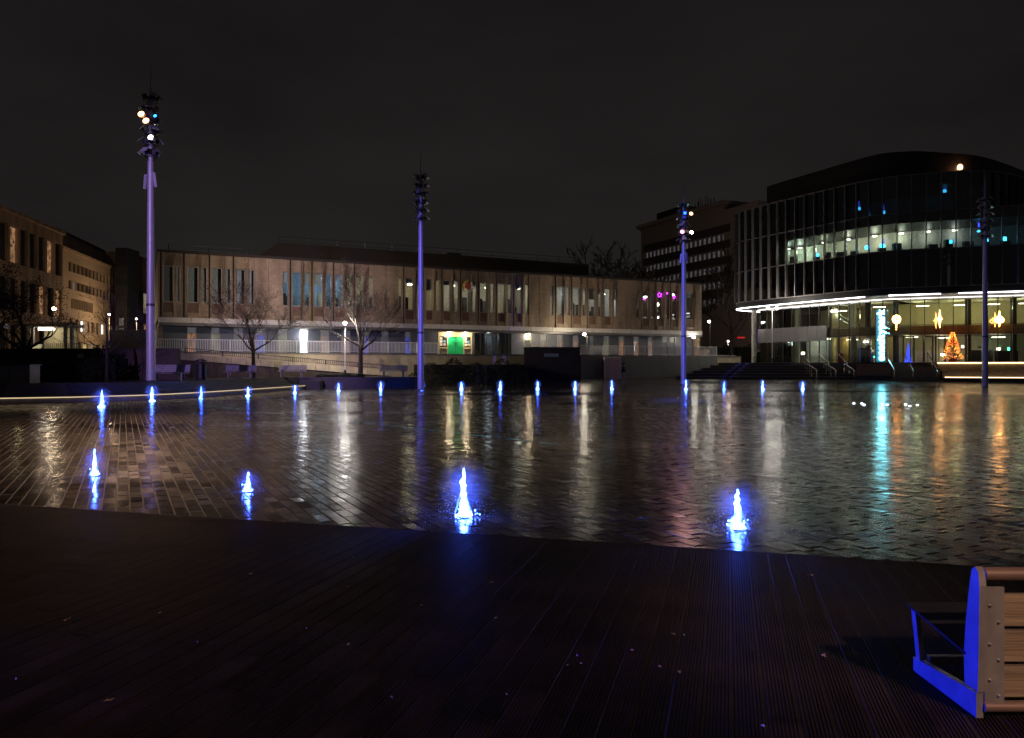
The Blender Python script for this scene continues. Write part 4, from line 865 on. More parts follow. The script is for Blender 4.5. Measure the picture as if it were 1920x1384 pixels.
# terrace slab, front wall, railings
TN = 4.2
tr_ = thing('terrace', cf(CLEN / 2, 2, gz(0, 78)), 'raised stone terrace along the brick civic building', 'terrace')
fbox(MB(), -1.0, CLEN + 2, -16, TN, 0.0, TZ - .12).build('wall', 'ramp_stone', tr_); fbox(MB(), -1.05, CLEN + 2, -1.6, TN + .06, TZ - .116, TZ).build('paving', 'coping', tr_)
def railing(sa_, sb_, n_, za, zb_, hh, label, mt='rail_white', sp=.125):
    t = thing('railing', cf((sa_ + sb_) / 2, n_, (za + zb_) / 2), label, 'railing'); ln = sb_ - sa_; zf = lambda s_: za + (zb_ - za) * (s_ - sa_) / ln
    MB().bar(cf(sa_, n_, za + hh), cf(sb_, n_, zb_ + hh), .06, .05).build('top_rail', mt, t); MB().bar(cf(sa_, n_, za + .12), cf(sb_, n_, zb_ + .12), .04, .03).build('bottom_rail', mt, t)
    for j in range(int(ln / 2.6) + 2):
        s_ = min(sb_, sa_ + j * 2.6); MB().bar(cf(s_, n_, zf(s_) - .25), cf(s_, n_, zf(s_) + hh), .07, .05).build('post', mt, t)
    mb = MB(); s_ = sa_ + sp
    while s_ < sb_: mb.bar(cf(s_, n_, zf(s_) + .12), cf(s_, n_, zf(s_) + hh), .042, .03); s_ += sp
    tag(mb.build('bars', mt, t), kind='stuff'); return t
railing(s_of(297, TN), s_of(822, TN), TN - .1, TZ + .0, TZ + .0, 0.98, 'long white barred railing on the terrace left of the green door')
railing(s_of(1090, TN), s_of(1345, TN), TN - .1, TZ, TZ, 0.98, 'white barred railing on the terrace above the grey wall at right')
# ramp in front of the terrace
r0, r1 = s_of(320, 7.0), s_of(735, 7.0); rp = thing('ramp', cf((r0 + r1) / 2, 6.5, .86), 'sloping pale stone ramp lit by the lamp post, running down to the right', 'ramp')
def rampz(s_): return 2.72 + (1.35 - 2.72) * (s_ - r0) / (r1 - r0)
lw = thing('lower_wall', cf(r0, 7.0, .86), 'dark brick wall under the sloping ramp behind the benches', 'wall')
kk = 16
MB().hexa([cf(-6, 7.04, .8), cf(r0, 7.04, .8), cf(r0, 6.87, .8), cf(-6, 6.87, .8), cf(-6, 7.04, 2.66), cf(r0, 7.04, 2.66), cf(r0, 6.87, 2.66), cf(-6, 6.87, 2.66)]).build('wall', 'dark_brick', lw)
MB().hexa([cf(r0 + .01, 7.04, .8), cf(r1, 7.04, .8), cf(r1, 6.87, .8), cf(r0 + .01, 6.87, .8), cf(r0 + .01, 7.04, rampz(r0) - .49), cf(r1, 7.04, max(.81, rampz(r1) - .49)), cf(r1, 6.87, max(.81, rampz(r1) - .49)), cf(r0 + .01, 6.87, rampz(r0) - .49)]).build('wall', 'dark_brick', lw)
for j in range(kk):
    a, b_ = r0 + (r1 - r0) * j / kk + .012, r0 + (r1 - r0) * (j + 1) / kk - .012
    MB().hexa([cf(a, 7.1, max(.86, rampz(a) - .48)), cf(b_, 7.1, max(.86, rampz(b_) - .48)), cf(b_, 6.86, max(.86, rampz(b_) - .48)), cf(a, 6.86, max(.86, rampz(a) - .48)), cf(a, 7.1, rampz(a)), cf(b_, 7.1, rampz(b_)), cf(b_, 6.86, rampz(b_)), cf(a, 6.86, rampz(a))]).build('parapet_panel', 'ramp_stone', rp)
MB().hexa([cf(r0, 6.85, .5), cf(r1, 6.85, .5), cf(r1, 4.3, .5), cf(r0, 4.3, .5), cf(r0, 6.85, rampz(r0) - .12), cf(r1, 6.85, rampz(r1) - .12), cf(r1, 4.3, rampz(r1) - .12), cf(r0, 4.3, rampz(r0) - .12)]).build('ramp_floor', 'ramp_stone', rp)
railing(r0 + 1, r1 - .2, 6.98, rampz(r0 + 1) - .02, rampz(r1 - .2) - .02, .42, 'thin dark handrail along the sloping stone ramp', 'frame_dark', .15)
# grey wall panels, purple hoarding, brick sign wall, planting
gw = thing('grey_wall', cf(s_of(1210, TN + .3), TN + .3, gz(0, 78)), 'grey panelled terrace wall under the right hand railing', 'wall')
for j in range(7):
    a = s_of(1089, TN + .3); b_ = s_of(1345, TN + .3); fbox(MB(), a + (b_ - a) * j / 7 + .01, a + (b_ - a) * (j + 1) / 7 - .01, TN + .07, TN + .3, gz(0, 76) - .1, TZ - .02).build('panel', 'grey_wall', gw)
a, b_ = s_of(1134, TN + .6), s_of(1164, TN + .6); hb = thing('hoarding', cf((a + b_) / 2, TN + .6, gz(0, 78)), 'dull purple board panel with pale frame below the terrace railing', 'panel')
fbox(MB(), a, b_, TN + .5, TN + .62, gz(0, 76) - .05, 2.55).build('board', 'purple_panel', hb); fbox(MB(), a - .1, a - .003, TN + .48, TN + .66, gz(0, 76) - .05, 2.65).build('frame_post', 'sign_pale', hb); fbox(MB(), a - .1, b_, TN + .48, TN + .66, 2.553, 2.65).build('frame_top', 'sign_pale', hb)
x0, x1 = PX(983, 0, 69).x, PX(1087, 0, 69).x; sw = thing('sign_wall', ((x0 + x1) / 2, 69.3, gz(0, 69)), 'dark brick wall with a small pale name sign beside the planting', 'wall')
MB().box(x0, x1, 69, 71.5, gz(0, 69) - .1, 3.35).build('wall', 'dark_brick', sw); MB().box(x0 - .05, x1 + .05, 68.95, 71.55, 3.354, 3.45).build('coping', 'dark_step', sw)
p = PX(1034, 666, 68.9); sg = MB().box(p.x - .65, p.x + .65, 68.93, 68.99, p.z - .14, p.z + .14).build('sign', 'sign_pale', sw)
for q in range(14): MB().box(p.x - .55 + q * .08, p.x - .55 + q * .08 + (.05 if q % 4 else .02), 68.92, 68.928, p.z - .04, p.z + .05).build('letter', 'frame_dark', sg)
def hedge(c, size, label, seed, mname='hedge_leaf', n_=2600, sz=.09):
    rg = random.Random(seed); t = thing('hedge', c, label, 'hedge'); c = Vector(c)
    core = MB().box(c.x - size[0] * .46, c.x + size[0] * .46, c.y - size[1] * .4, c.y + size[1] * .4, c.z, c.z + size[2] * .82); core.build('stems', 'soil', t)
    mb = MB()
    for _ in range(n_):
        x = rg.uniform(-.5, .5); hgt = size[2] * (0.78 + .22 * math.sin(x * 9 + seed) * math.cos(x * 23) + rg.uniform(-.06, .12)) * min(1, (0.5 - abs(x)) * 7 + .35)
        f = rg.random(); q = c + (Vector((x * size[0], rg.uniform(-.5, .5) * size[1], hgt)) if f < .45 else Vector((x * size[0], -size[1] * (.42 + .1 * rg.random()), rg.random() * hgt)))
        a = Vector((rg.gauss(0, 1), rg.gauss(0, 1), rg.gauss(0, 1))).normalized(); b_ = a.orthogonal().normalized(); s_ = sz * rg.uniform(.5, 1.3); mb.add([q - a * s_, q + b_ * s_ * .55, q + a * s_, q - b_ * s_ * .55], [(0, 1, 2, 3)])
    tag(mb.build('leaves', mname, t), kind='stuff')
p = PX(880, 712, 66); hedge((p.x, 67.2, .2), (10.5, 3.0, 2.0), 'dark mass of planting below the green door', 31)
p = PX(110, 700, 41); hedge((p.x - .2, 42.2, .86), (3.4, 1.4, 1.15), 'dark clipped hedge left of the orange box', 32, n_=1500)
p = PX(182, 716, 43); hedge((p.x, 44.4, .86), (1.7, 1.3, 1.55), 'dark bushy shrub against the left retaining wall', 33, n_=900)
p = PX(600, 716, 53); hedge((-13.4, 59.2, .86), (4.0, .8, .28), 'low rough ground planting along the foot of the ramp', 34, n_=900, sz=.05)
# ================================================================== curved glass office building
GZ0 = 2.1
def resample(path, step):
    pts = [Vector((x, y, 0)) for x, y in path]; out = [pts[0]]; acc = 0.0
    for a, b_ in zip(pts, pts[1:]):
        ln = (b_ - a).length; t_ = step - acc
        while t_ <= ln: out.append(a + (b_ - a) * (t_ / ln)); t_ += step
        acc = ln - (t_ - step)
    return out
def chaikin(path, it=2):
    p = [Vector((x, y)) for x, y in path]
    for _ in range(it):
        q = [p[0]]
        for a, b_ in zip(p, p[1:]): q += [a * .75 + b_ * .25, a * .25 + b_ * .75]
        p = q + [p[-1]]
    return [tuple(v) for v in p]
UP = chaikin([(35, 97), (29.5, 91.5), (25.6, 88.4), (26.4, 84.8), (31.0, 76.5), (34.0, 71.2), (37.5, 69.6), (44.3, 67.0), (60, 61.0)], 3)
TOP = chaikin([(35, 97), (29.5, 91.5), (25.6, 88.4), (26.4, 84.8), (31.0, 76.5), (34.0, 71.2), (37.5, 69.4), (43.0, 67.8), (50, 72.2), (60, 80), (70, 88)], 3)
def inset(path, d):
    out = []
    for i, p in enumerate(path):
        a = Vector(path[max(i - 1, 0)]); b_ = Vector(path[min(i + 1, len(path) - 1)]); dr = (b_ - a).normalized(); nrm = Vector((-dr.y, dr.x)); out.append(tuple(Vector(p) + nrm * d))
    return out
def ribbon(path, n0, n1, z0, z1, mb=None):
    A0, B0 = inset(path, n0), inset(path, n1); mb = mb or MB(); m_ = len(path); b_ = len(mb.v); zz1 = z1 if isinstance(z1, list) else [z1] * m_
    for i in range(m_): mb.v += [Vector((*A0[i], z0)), Vector((*A0[i], zz1[i])), Vector((*B0[i], zz1[i])), Vector((*B0[i], z0))]
    for i in range(m_ - 1):
        for k in range(4): mb.f.append((b_ + i * 4 + k, b_ + i * 4 + (k + 1) % 4, b_ + (i + 1) * 4 + (k + 1) % 4, b_ + (i + 1) * 4 + k)[::-1])
    mb.f.append((b_, b_ + 1, b_ + 2, b_ + 3)); e = b_ + (m_ - 1) * 4; mb.f.append((e + 3, e + 2, e + 1, e)); return mb
office = thing('office_building', (40, 75, GZ0), 'large curved glass office building with white light lines and lit lobby', 'building')
LV = [9.0, 12.45, 15.9, 19.3]
def sub(path, s0, s1):   # piece of path by arc length (for readability of joints)
    return path
ribbon(UP, 0.0, 0.5, 8.36, 8.95).build('fascia', 'black_hood', office)
ribbon(UP, -.06, .06, 8.951, 9.03).build('fascia_trim', 'mullion', office)
for zz in (12.45, 15.9): ribbon(UP, -.05, 9.0, zz - .05, zz + .05).build('floor_line', 'mullion', office); ribbon(UP, 0.3, 9.0, zz - .9, zz - .06).build('ceiling_void', 'black_hood', office)
ribbon(TOP, -.06, 1.2, 19.26, 19.38).build('parapet', 'mullion', office); ribbon(TOP, .3, 8.5, 18.4, 19.25).build('ceiling_void', 'black_hood', office)
def bays(path, z0, z1, lo, hi):
    pts = resample(path, 1.19); cnt = 0
    for i in range(len(pts) - 1):
        a, b_ = pts[i], pts[i + 1]; dr = (b_ - a).normalized(); nr = Vector((dr.y, -dr.x, 0)); ang = math.atan2(dr.y, dr.x)
        if a.y > 92 or a.x > 56 and path is UP: continue
        MB().obox(a + nr * .10 + Vector((0, 0, (z0 + z1) / 2)), (.09, .34, z1 - z0 - .004), rotz(ang)).build('mullion', 'mullion', office)
        px_ = 960 + F * ((a.x + b_.x) / 2) / ((a.y + b_.y) / 2)
        pm = 'pane' if (lo <= px_ <= hi) else 'pane_dark'
        MB().obox((a + b_) / 2 + Vector((0, 0, (z0 + z1) / 2)) - nr * .03, ((b_ - a).length - .1, .02, z1 - z0 - .01), rotz(ang)).build('pane', pm, office)
        if random.Random(i * 31 + int(z0 * 7)).random() < .75 and not (lo <= px_ <= hi):
            hh = (z1 - z0) * random.Random(i * 13 + int(z0)).uniform(.25, .34); MB().obox((a + b_) / 2 + Vector((0, 0, z1 - hh / 2 - .02)) - nr * .18, ((b_ - a).length - .16, .02, hh), rotz(ang)).build('blind', 'frame_dark', office)
bays(UP, 9.03, 12.40, 9999, 9999); bays(UP, 12.50, 15.85, 1455, 2400); bays(TOP, 15.95, 19.26, 9999, 9999)
ribbon(UP, 5.4, 5.6, 9.0, 19.2).build('core_wall', 'room_wall', office)
# partitions and furniture on the lit floor
rg = random.Random(5); pts = resample(inset(UP, 1.2), 1.42)
for i, a in enumerate(pts):
    px_ = 960 + F * a.x / a.y
    if px_ < 1440 or px_ > 1960: continue
    if rg.random() < .8: MB().box(a.x - rg.uniform(.2, .5), a.x + rg.uniform(.2, .5), a.y, a.y + .4, 12.51, 12.9 + rg.uniform(.1, .5)).build('desk', 'furniture', office)
    if rg.random() < .16: MB().box(a.x - .15, a.x + .15, a.y, a.y + .2, 13.0, 13.35).build('monitor', 'screen_cyan', office)
a = Vector((28.55, 83.2, 12.51)); MB().box(a.x - .1, a.x, a.y - 1.2, a.y + 9, 12.51, 15.8).build('partition', 'lobby_yellow', office)
for (px_, d_, pw, cl) in ((1478, 84.2, 260, (.75, 1, .85)), (1500, 83.5, 200, (.9, 1, .8)), (1545, 80, 130, (1, .93, .65)), (1590, 78, 120, (1, .93, .68)), (1640, 76, 110, (1, .93, .68)), (1690, 74.5, 45, (.9, .95, .75)), (1740, 73.5, 22, (.8, .95, .9)), (1790, 72.8, 16, (.7, .9, .95)), (1860, 73.0, 26, (1, .7, .35)), (1905, 72, 14, (.9, .9, .9))):
    p = PX(px_, 0, d_); p.z = 14.3; point('office_lamp', p, (cl[0] * .88, cl[1], cl[2] * .95), pw * .52, .2, office)
    MB().lathe((p.x, p.y, 14.72), [(.06, .08), (.2, .06), (.22, 0), (.12, -.03)], 12).build('ceiling_lamp', 'lamp_soft', office)
pl_ = PX(1486, 488, 83.6); g_ = MB(); leaf_cloud(g_, (pl_.x, pl_.y, 13.1), .4, 120, .12, rg); g_.build('pot_plant', 'plant_green', office)
for (px_, py_, d_, mt) in ((1611, 391, 74.0, 'screen_cyan'), (1657, 398, 72.6, 'screen_cyan'), (1772, 358, 71.0, 'screen_cyan'), (1836, 432, 70.0, 'screen_cyan'), (1657, 462, 72.6, 'screen_cyan')):
    p = PX(px_, py_, d_); MB().box(p.x - .14, p.x + .14, p.y, p.y + .1, p.z - .14, p.z + .14).build('screen', mt, office); MB().box(p.x - .06, p.x + .06, p.y, p.y + .1, p.z + .2, p.z + .7).build('screen', 'screen_blue', office)
# black roof hood with a swooping top
H = inset(TOP, 1.5); zt = []
ctrl = [(1380, 20.4), (1440, 21.75), (1560, 21.95), (1650, 22.05), (1720, 21.85), (1790, 21.35), (1863, 21.0), (1920, 20.85), (2100, 20.4), (9999, 20.4)]
for (x, y) in H:
    px_ = 960 + F * x / y; z_ = 20.4
    for (a, za), (b_, zb_) in zip(ctrl, ctrl[1:]):
        if a <= px_ <= b_: z_ = za + (zb_ - za) * (px_ - a) / (b_ - a)
    zt.append(z_)
hpath = [h_ for h_, z_ in zip(TOP, zt) if h_[1] < 84.5 or h_[0] > 40]; hz_ = [z_ for h_, z_ in zip(TOP, zt) if h_[1] < 84.5 or h_[0] > 40]
ribbon(hpath, 1.5, 6.0, 19.39, hz_).build('roof_hood', 'black_hood', office)
p = PX(1800, 313, 69.6); fl = MB().lathe(p, [(.08, -.26), (.22, -.2), (.22, .08), (.12, .2), (.05, .24)], 10).build('roof_lamp', 'flood_warm', office); point('roof_lamp_light', p + Vector((0, -.6, 0)), (1, .4, .2), 15, .1, office)
# white light lines under the overhang
cuts = [(0, 1000)]
pts = resample(UP, .71); run = []
def strip_runs(path, step, z, r_, mname, gaps, name, off):
    P_ = resample(inset(path, off), step); cur = []
    for q in P_ + [None]:
        bad = q is None or any(a <= 960 + F * q.x / q.y <= b_ for a, b_ in gaps) or q.y > 93
        if not bad: cur.append(q + Vector((0, 0, z)))
        else:
            if len(cur) > 1: MB().tube(cur, r_, 6).build(name, mname, office)
            cur = []
strip_runs(UP, .71, 8.30, .052, 'strip_white', ((1518, 1521), (1551, 1556), (1634, 1665), (1682, 1687), (1769, 1786)), 'light_line', -.02)
strip_runs(UP, .71, 8.14, .035, 'strip_white_dim', (), 'inner_light_line', 2.25)
ribbon(UP, 0.12, 9.0, 8.36, 8.4).build('soffit', 'panel_grey', office)
# two storey glass lobby
LB = inset(UP, 2.5)
pts = resample(LB, 1.19)
for i in range(len(pts) - 1):
    a, b_ = pts[i], pts[i + 1]
    if a.y > 91 or a.x > 58: continue
    dr = (b_ - a).normalized(); nr = Vector((dr.y, -dr.x, 0)); ang = math.atan2(dr.y, dr.x)
    MB().obox(a + Vector((0, 0, 5.2)), (.06, .14, 6.1), rotz(ang)).build('lobby_mullion', 'frame_dark', office)
    for (z0, z1) in ((2.15, 4.75), (4.8, 5.6), (5.65, 8.2)): MB().obox((a + b_) / 2 + Vector((0, 0, (z0 + z1) / 2)), ((b_ - a).length - .07, .02, z1 - z0), rotz(ang)).build('lobby_pane', 'pane_lobby', office)
for zz in (4.775, 5.625): ribbon(LB, -.03, .05, zz - .025, zz + .025).build('transom', 'frame_dark', office)
ribbon(LB, 1.6, 9.0, 4.78, 5.62).build('gallery_edge', 'balcony_brown', office)
ribbon(LB, 8.2, 8.4, 2.1, 8.3).build('back_wall', 'lobby_wall', office); ribbon(LB, 0.1, 9, 8.2, 8.35).build('lobby_ceiling', 'room_wall', office)
gx = [p for p in pts if 1400 <= 960 + F * p.x / p.y <= 1565]
gx = sorted(gx, key=lambda p: -p.y)
for a, b_ in zip(gx, gx[1:]):
    dr = (b_ - a).normalized(); nr = Vector((dr.y, -dr.x, 0)); ang = math.atan2(dr.y, dr.x)
    MB().obox((a + b_) / 2 + nr * .35 + Vector((0, 0, 5.15)), ((b_ - a).length - .03, .06, 1.55), rotz(ang)).build('balcony_panel', 'panel_grey', office)
rg = random.Random(9)
for px_, d_ in ((1414, 88), (1440, 87), (1495, 84), (1680, 76.0), (1815, 73.5), (1628, 77), (1600, 79), (1900, 72)):
    x = (px_ - 960) / F * d_; MB().lathe((x, d_, 2.1), [(.28, 0), (.28, 6.1)], 14).build('column', 'column_dark' if px_ in (1680, 1815, 1628, 1900) else 'room_wall', office)
for px_, d_, z_, pw, cl in ((1440, 88, 3.9, 30, (.7, .9, .9)), (1480, 86, 4.3, 60, (.85, 1, 1)), (1540, 82, 4.3, 90, (.95, 1, 1)), (1590, 81, 4.2, 110, (1, .85, .45)), (1640, 78, 7.4, 60, (1, .85, .5)), (1700, 77, 4.3, 80, (1, .9, .6)), (1720, 76.5, 7.4, 150, (.95, .90, .5)), (1790, 75.5, 7.4, 150, (.95, .90, .5)), (1850, 74.5, 7.4, 130, (.95, .88, .48)), (1910, 73.5, 7.4, 90, (.95, .88, .48)), (1760, 76, 4.2, 50, (1, .9, .7)), (1860, 74.5, 4.2, 26, (.8, .9, 1)), (1570, 82, 7.3, 40, (.9, 1, .8))):
    p = PX(px_, 0, d_); p.z = z_; point('lobby_lamp', p, (cl[0] * .9, cl[1], cl[2] * .95), pw * .52, .25, office)
    if pw >= 26: MB().obox(p + Vector((0, -1.0, .32)), (1.1, .16, .05), rotz(-.35)).build('lobby_light', 'lamp_soft', office)
for (px_, d_, w, z0, z1, mt) in ((1580, 80.5, 1.3, 2.1, 4.7, 'lobby_yellow'), (1601, 79.7, .7, 2.1, 3.9, 'lobby_yellow'), (1668, 77.5, 1.2, 2.1, 4.7, 'lobby_yellow'), (1532, 83.2, 2.0, 2.1, 4.6, 'room_wall'), (1560, 82, .6, 2.1, 4.5, 'room_blue'), (1465, 86, .9, 2.1, 4.2, 'furniture'), (1625, 78.6, 1.4, 2.1, 3.6, 'furniture'), (1735, 77, 2.0, 2.1, 3.3, 'room_wall'), (1840, 74.6, 2.4, 2.1, 3.3, 'furniture'), (1890, 73.5, 2.0, 2.1, 3.2, 'furniture'), (1577, 80.0, .5, 2.1, 3.1, 'red_chair')):
    x = (px_ - 960) / F * d_; MB().box(x - w / 2, x + w / 2, d_, d_ + .5, z0 + .004, z1).build('interior_unit', mt, office)
for q in range(26):
    px_ = rg.uniform(1440, 1910); d_ = 88 - (px_ - 1440) / 470 * 14.5 - .3; p = PX(px_, 0, d_); z_ = rg.uniform(2.5, 4.4); s_ = rg.uniform(.08, .25)
    MB().box(p.x - s_, p.x + s_, p.y, p.y + .1, z_, z_ + rg.uniform(.08, .3)).build('interior_unit', rg.choice(('lamp_soft', 'screen_blue', 'neon_green', 'room_wall', 'furniture', 'room_wall', 'plant_green')), office)
MB().bar(PX(1572, 595, 80.5), PX(1618, 622, 78.5), .5, .12).build('stair_flight', 'steel', office); MB().bar(PX(1572, 588, 80.4), PX(1618, 615, 78.4), .05, .06).build('stair_rail', 'steel', office)
p = PX(1703, 664, 75.0); MB().lathe((p.x, p.y, 2.11), [(.36, 0), (.25, .5), (.15, 1.2), (.03, 1.9)], 9).build('display_tree', 'screen_blue', office)
# doors
for px0, px1, mt in ((1690, 1712, 'frame_dark'), (1722, 1741, 'frame_dark'), (1741, 1760, 'frame_dark')):
    d_ = 73.6; x0, x1 = (px0 - 960) / F * d_, (px1 - 960) / F * d_; yb = d_ - .3 - (px0 - 1690) * .018
    f = MB(); f.box(x0, x0 + .1, yb, yb + .1, 2.1, 4.6); f.box(x1 - .1, x1 - .004, yb, yb + .1, 2.1, 4.6); f.box(x0 + .1, x1 - .1, yb, yb + .1, 4.5, 4.6); f = f.build('door', mt, office)
    MB().bar((x1 - .25, yb - .05, 2.9), (x1 - .25, yb - .05, 3.6), .04, .04).build('handle', 'steel', f)

# vertical illuminated name sign, read from bottom to top
sp = PX(1653.5, 632, 72.6)
sign = thing('name_sign', (sp.x, sp.y, GZ0), 'tall glowing cyan vertical name sign in front of the glass lobby', 'sign')
MB().box(sp.x - .46, sp.x + .40, sp.y + .12, sp.y + .2, GZ0 + .02, 7.05).build('back_panel', 'sign_halo', sign)
MB().box(sp.x - .5, sp.x + .44, sp.y + .21, sp.y + .28, GZ0, 7.1).build('frame', 'frame_dark', sign)
word = 'onecitypark'; cw = 4.75 / len(word)
zc = GZ0 + .15
txt = bpy.data.curves.new('letters', 'FONT'); txt.size = 1.0
for ch in word:
    txt2 = bpy.data.curves.new('letter', 'FONT'); txt2.body = ch; txt2.size = .95; txt2.extrude = .04; txt2.offset = .012
    o = bpy.data.objects.new('tmp', txt2); COL.objects.link(o); dg = bpy.context.evaluated_depsgraph_get(); me = bpy.data.meshes.new_from_object(o.evaluated_get(dg)); bpy.data.objects.remove(o)
    me.name = 'letter'; me.materials.clear(); me.materials.append(M['sign_glow']); wd_ = max(v.co.x for v in me.vertices) - min(v.co.x for v in me.vertices); mnx = min(v.co.x for v in me.vertices)
    lo = bpy.data.objects.new('letter', me); COL.objects.link(lo); lo.parent = sign
    lo.matrix_local = Matrix.Translation(Vector((sp.x + .22, sp.y, zc)) - ORIG[sign.name]) @ Matrix.Rotation(R(-90), 4, 'Y') @ Matrix.Rotation(R(90), 4, 'X') @ Matrix.Translation((-mnx, 0, 0))
    zc += wd_ + .075
bpy.data.curves.remove(txt)
TOPZ = zc

# three hanging festive lights in front of the lobby
def deco(px_, py_, d_, kind, label):
    p = PX(px_, py_, d_); t = thing('festive_light', p, label, 'festive light', 'festive lights on the lobby front')
    MB().bar(p + Vector((0, .1, .9)), Vector((p.x, p.y + .1, 8.3)), .02, .02).build('cable', 'frame_dark', t)
    if kind == 'ring':
        for r_, th in ((.36, .042), (.16, .04)): MB().tube([p + Vector((r_ * math.cos(q * .349), 0, r_ * math.sin(q * .349))) for q in range(19)], th, 6).build('light_ring', 'deco_glow', t)
        for q, zz in enumerate((-.5, -.72, -.95)): MB().ball(p + Vector((-.02, 0, zz)), .07 - .015 * q, 8, 5).build('drop', 'deco_glow', t)
        MB().bar(p + Vector((0, .1, .36)), p + Vector((0, .1, .95)), .03, .03).build('hanger', 'frame_dark', t)
    elif kind == 'star':
        for q in range(8):
            a = q * math.pi / 4; ln = .82 if q in (2, 6) else (.2 if q % 2 else .26); MB().tube([p, p + Vector((ln * math.cos(a), 0, ln * math.sin(a)))], [.12, .012], 6).build('ray', 'deco_glow', t)
    else:
        for q in range(8):
            a = q * math.pi / 4; ln = .72 if q in (2, 6) else (.38 if q % 2 == 0 else .32); MB().tube([p, p + Vector((ln * math.cos(a), 0, ln * math.sin(a)))], [.14, .015], 6).build('ray', 'deco_glow', t)
        MB().tube([p + Vector((.40 * math.cos(q * .349), 0, -.1 + .24 * math.sin(q * .349))) for q in range(19)], .035, 6).build('light_ring', 'deco_glow', t)
deco(1681, 599, 71.4, 'ring', 'glowing ring shaped festive light right of the vertical sign'); deco(1762, 598, 70.2, 'star', 'tall glowing star shaped festive light above the entrance doors'); deco(1874, 598, 68.8, 'burst', 'broad glowing festive light right of the dark mast')

# festive tree in the lobby front
p = PX(1786, 681, 71.6); t = thing('festive_tree', (p.x, p.y, GZ0), 'conical festive tree covered in orange lights beside the doors', 'festive tree'); rg = random.Random(4)
MB().tube([(p.x, p.y, GZ0), (p.x, p.y, GZ0 + .5)], .1, 8).build('trunk', 'bark', t); MB().lathe((p.x, p.y, GZ0), [(.3, 0), (.34, .3)], 10).build('pot', 'red_chair', t)
g_ = MB(); bo, by_ = MB(), MB()
for q in range(1500):
    zz = rg.random() ** .8; r_ = (.92 * (1 - zz) + .03) * rg.uniform(.55, 1.0); a = rg.uniform(0, 6.283); c = Vector((p.x + r_ * math.cos(a), p.y + r_ * math.sin(a), GZ0 + .3 + zz * 2.55)); u_ = Vector((math.cos(a), math.sin(a), -.35)).normalized(); w_ = Vector((-math.sin(a), math.cos(a), 0)); g_.add([c - u_ * .1, c + w_ * .04, c + u_ * .12, c - w_ * .04], [(0, 1, 2, 3)])
    if q < 520: (bo if rg.random() < .6 else by_).ball(c + u_ * .1, rg.uniform(.014, .028), 5, 3)
tag(g_.build('needles', 'hedge_leaf', t), kind='stuff'); tag(bo.build('lights', 'bulb_orange', t), kind='stuff'); tag(by_.build('lights', 'bulb_yellow', t), kind='stuff')
point('tree_glow', (p.x, p.y - 1.0, GZ0 + 1.0), (1, .35, .1), 20, .3, t)
# ================================================================== steps and terrace of the office
ofT = tag(MB().prism([(17.0, 86.0), (23.0, 82.5), (34.3, 74.9), (60, 66.5), (90, 80), (60, 130), (17, 130)], 0.2, GZ0 - .004).build('office_terrace', 'dark_step'), kind='structure')
def L2(px_, d_): return ((px_ - 960) / F * d_, d_)
STP = thing('wide_steps', (26, 76, gz(0, 74)), 'wide flight of dark stone steps left of the entrance stair', 'steps')
ns = 6
for j in range(ns):
    f0 = j / ns; z1 = gz(0, 74) + (GZ0 - gz(0, 74)) * (j + 1) / ns; a0 = L2(1268 + j * 16, 75.0 + j * 1.15); a1 = L2(1604, 73.6 + j * .62)
    MB().prism([a0, a1, L2(1604, 77.6), L2(1268 + j * 16, 83.5)], 0.2 - .01 * j, z1 - (.002 if j == ns - 1 else 0)).build('step', 'dark_step', STP)
    MB().bar((a0[0], a0[1] - .012, z1 - .02), (a1[0], a1[1] - .012, z1 - .02), .02, .035).build('nosing', 'coping', STP)
def handrail(px_, d0, d1, z0, z1, label, grp, mt='steel'):
    x0, x1 = (px_ - 960) / F * d0, (px_ - 18 - 960) / F * d1; t = thing('handrail', (x0, d0, z0), label, 'handrail', grp)
    MB().tube([(x0, d0 - .15, z0 + .75), (x0, d0, z0 + .92), (x1, d1, z1 + .95), (x1, d1 + .2, z1 + .8)], .035, 8).build('rail', mt, t)
    for q in (0, .5, 1):
        p0 = Vector((x0, d0, z0)).lerp(Vector((x1, d1, z1)), q); MB().tube([p0 - Vector((0, 0, .1)), p0 + Vector((0, 0, .94))], .03, 6).build('post', mt, t)
zg = gz(0, 74)
for k, px_ in enumerate((1531, 1567, 1601)):
    handrail(px_, 73.9, 75.0, zg + .0, zg + .6, 'lower steel handrail on the wide dark steps, %s from left' % ords[k], 'handrails on the wide steps'); handrail(px_ - 13, 75.4, 77.4, zg + .75, GZ0 - .05, 'upper steel handrail on the wide dark steps, %s from left' % ords[k], 'handrails on the wide steps')
# entrance stair between wooden cheek walls
EN = thing('entrance_stairs', (38, 71.5, gz(0, 71)), 'warm lit entrance stair rising to the lobby doors', 'steps')
for j in range(9):
    z1 = gz(0, 71) + (GZ0 - gz(0, 71)) * (j + 1) / 9; y0 = 70.6 + j * .32
    MB().prism([L2(1672, y0), L2(1762, y0 - 1.0), L2(1762, 73.6), L2(1672, 74.3)], 0.15, z1 - (.003 if j == 8 else 0)).build('step', 'step_stone', EN)
ch = thing('cheek_wall', (34.5, 73, gz(0, 73)), 'brown timber clad wall beside the entrance stair below the sign', 'wall')
for j in range(4): MB().prism([L2(1606, 73.0 + .05 * j), L2(1671, 71.6 + .05 * j), L2(1671, 73.9), L2(1606, 75)], gz(0, 72) + .45 + .28 * j, gz(0, 72) + .45 + .28 * (j + 1) - .015).build('plank', 'balcony_brown', ch)
MB().prism([L2(1604, 72.8), L2(1672, 71.3), L2(1672, 73.9), L2(1604, 75)], 0.1, gz(0, 72) + .44).build('plinth', 'dark_step', ch)
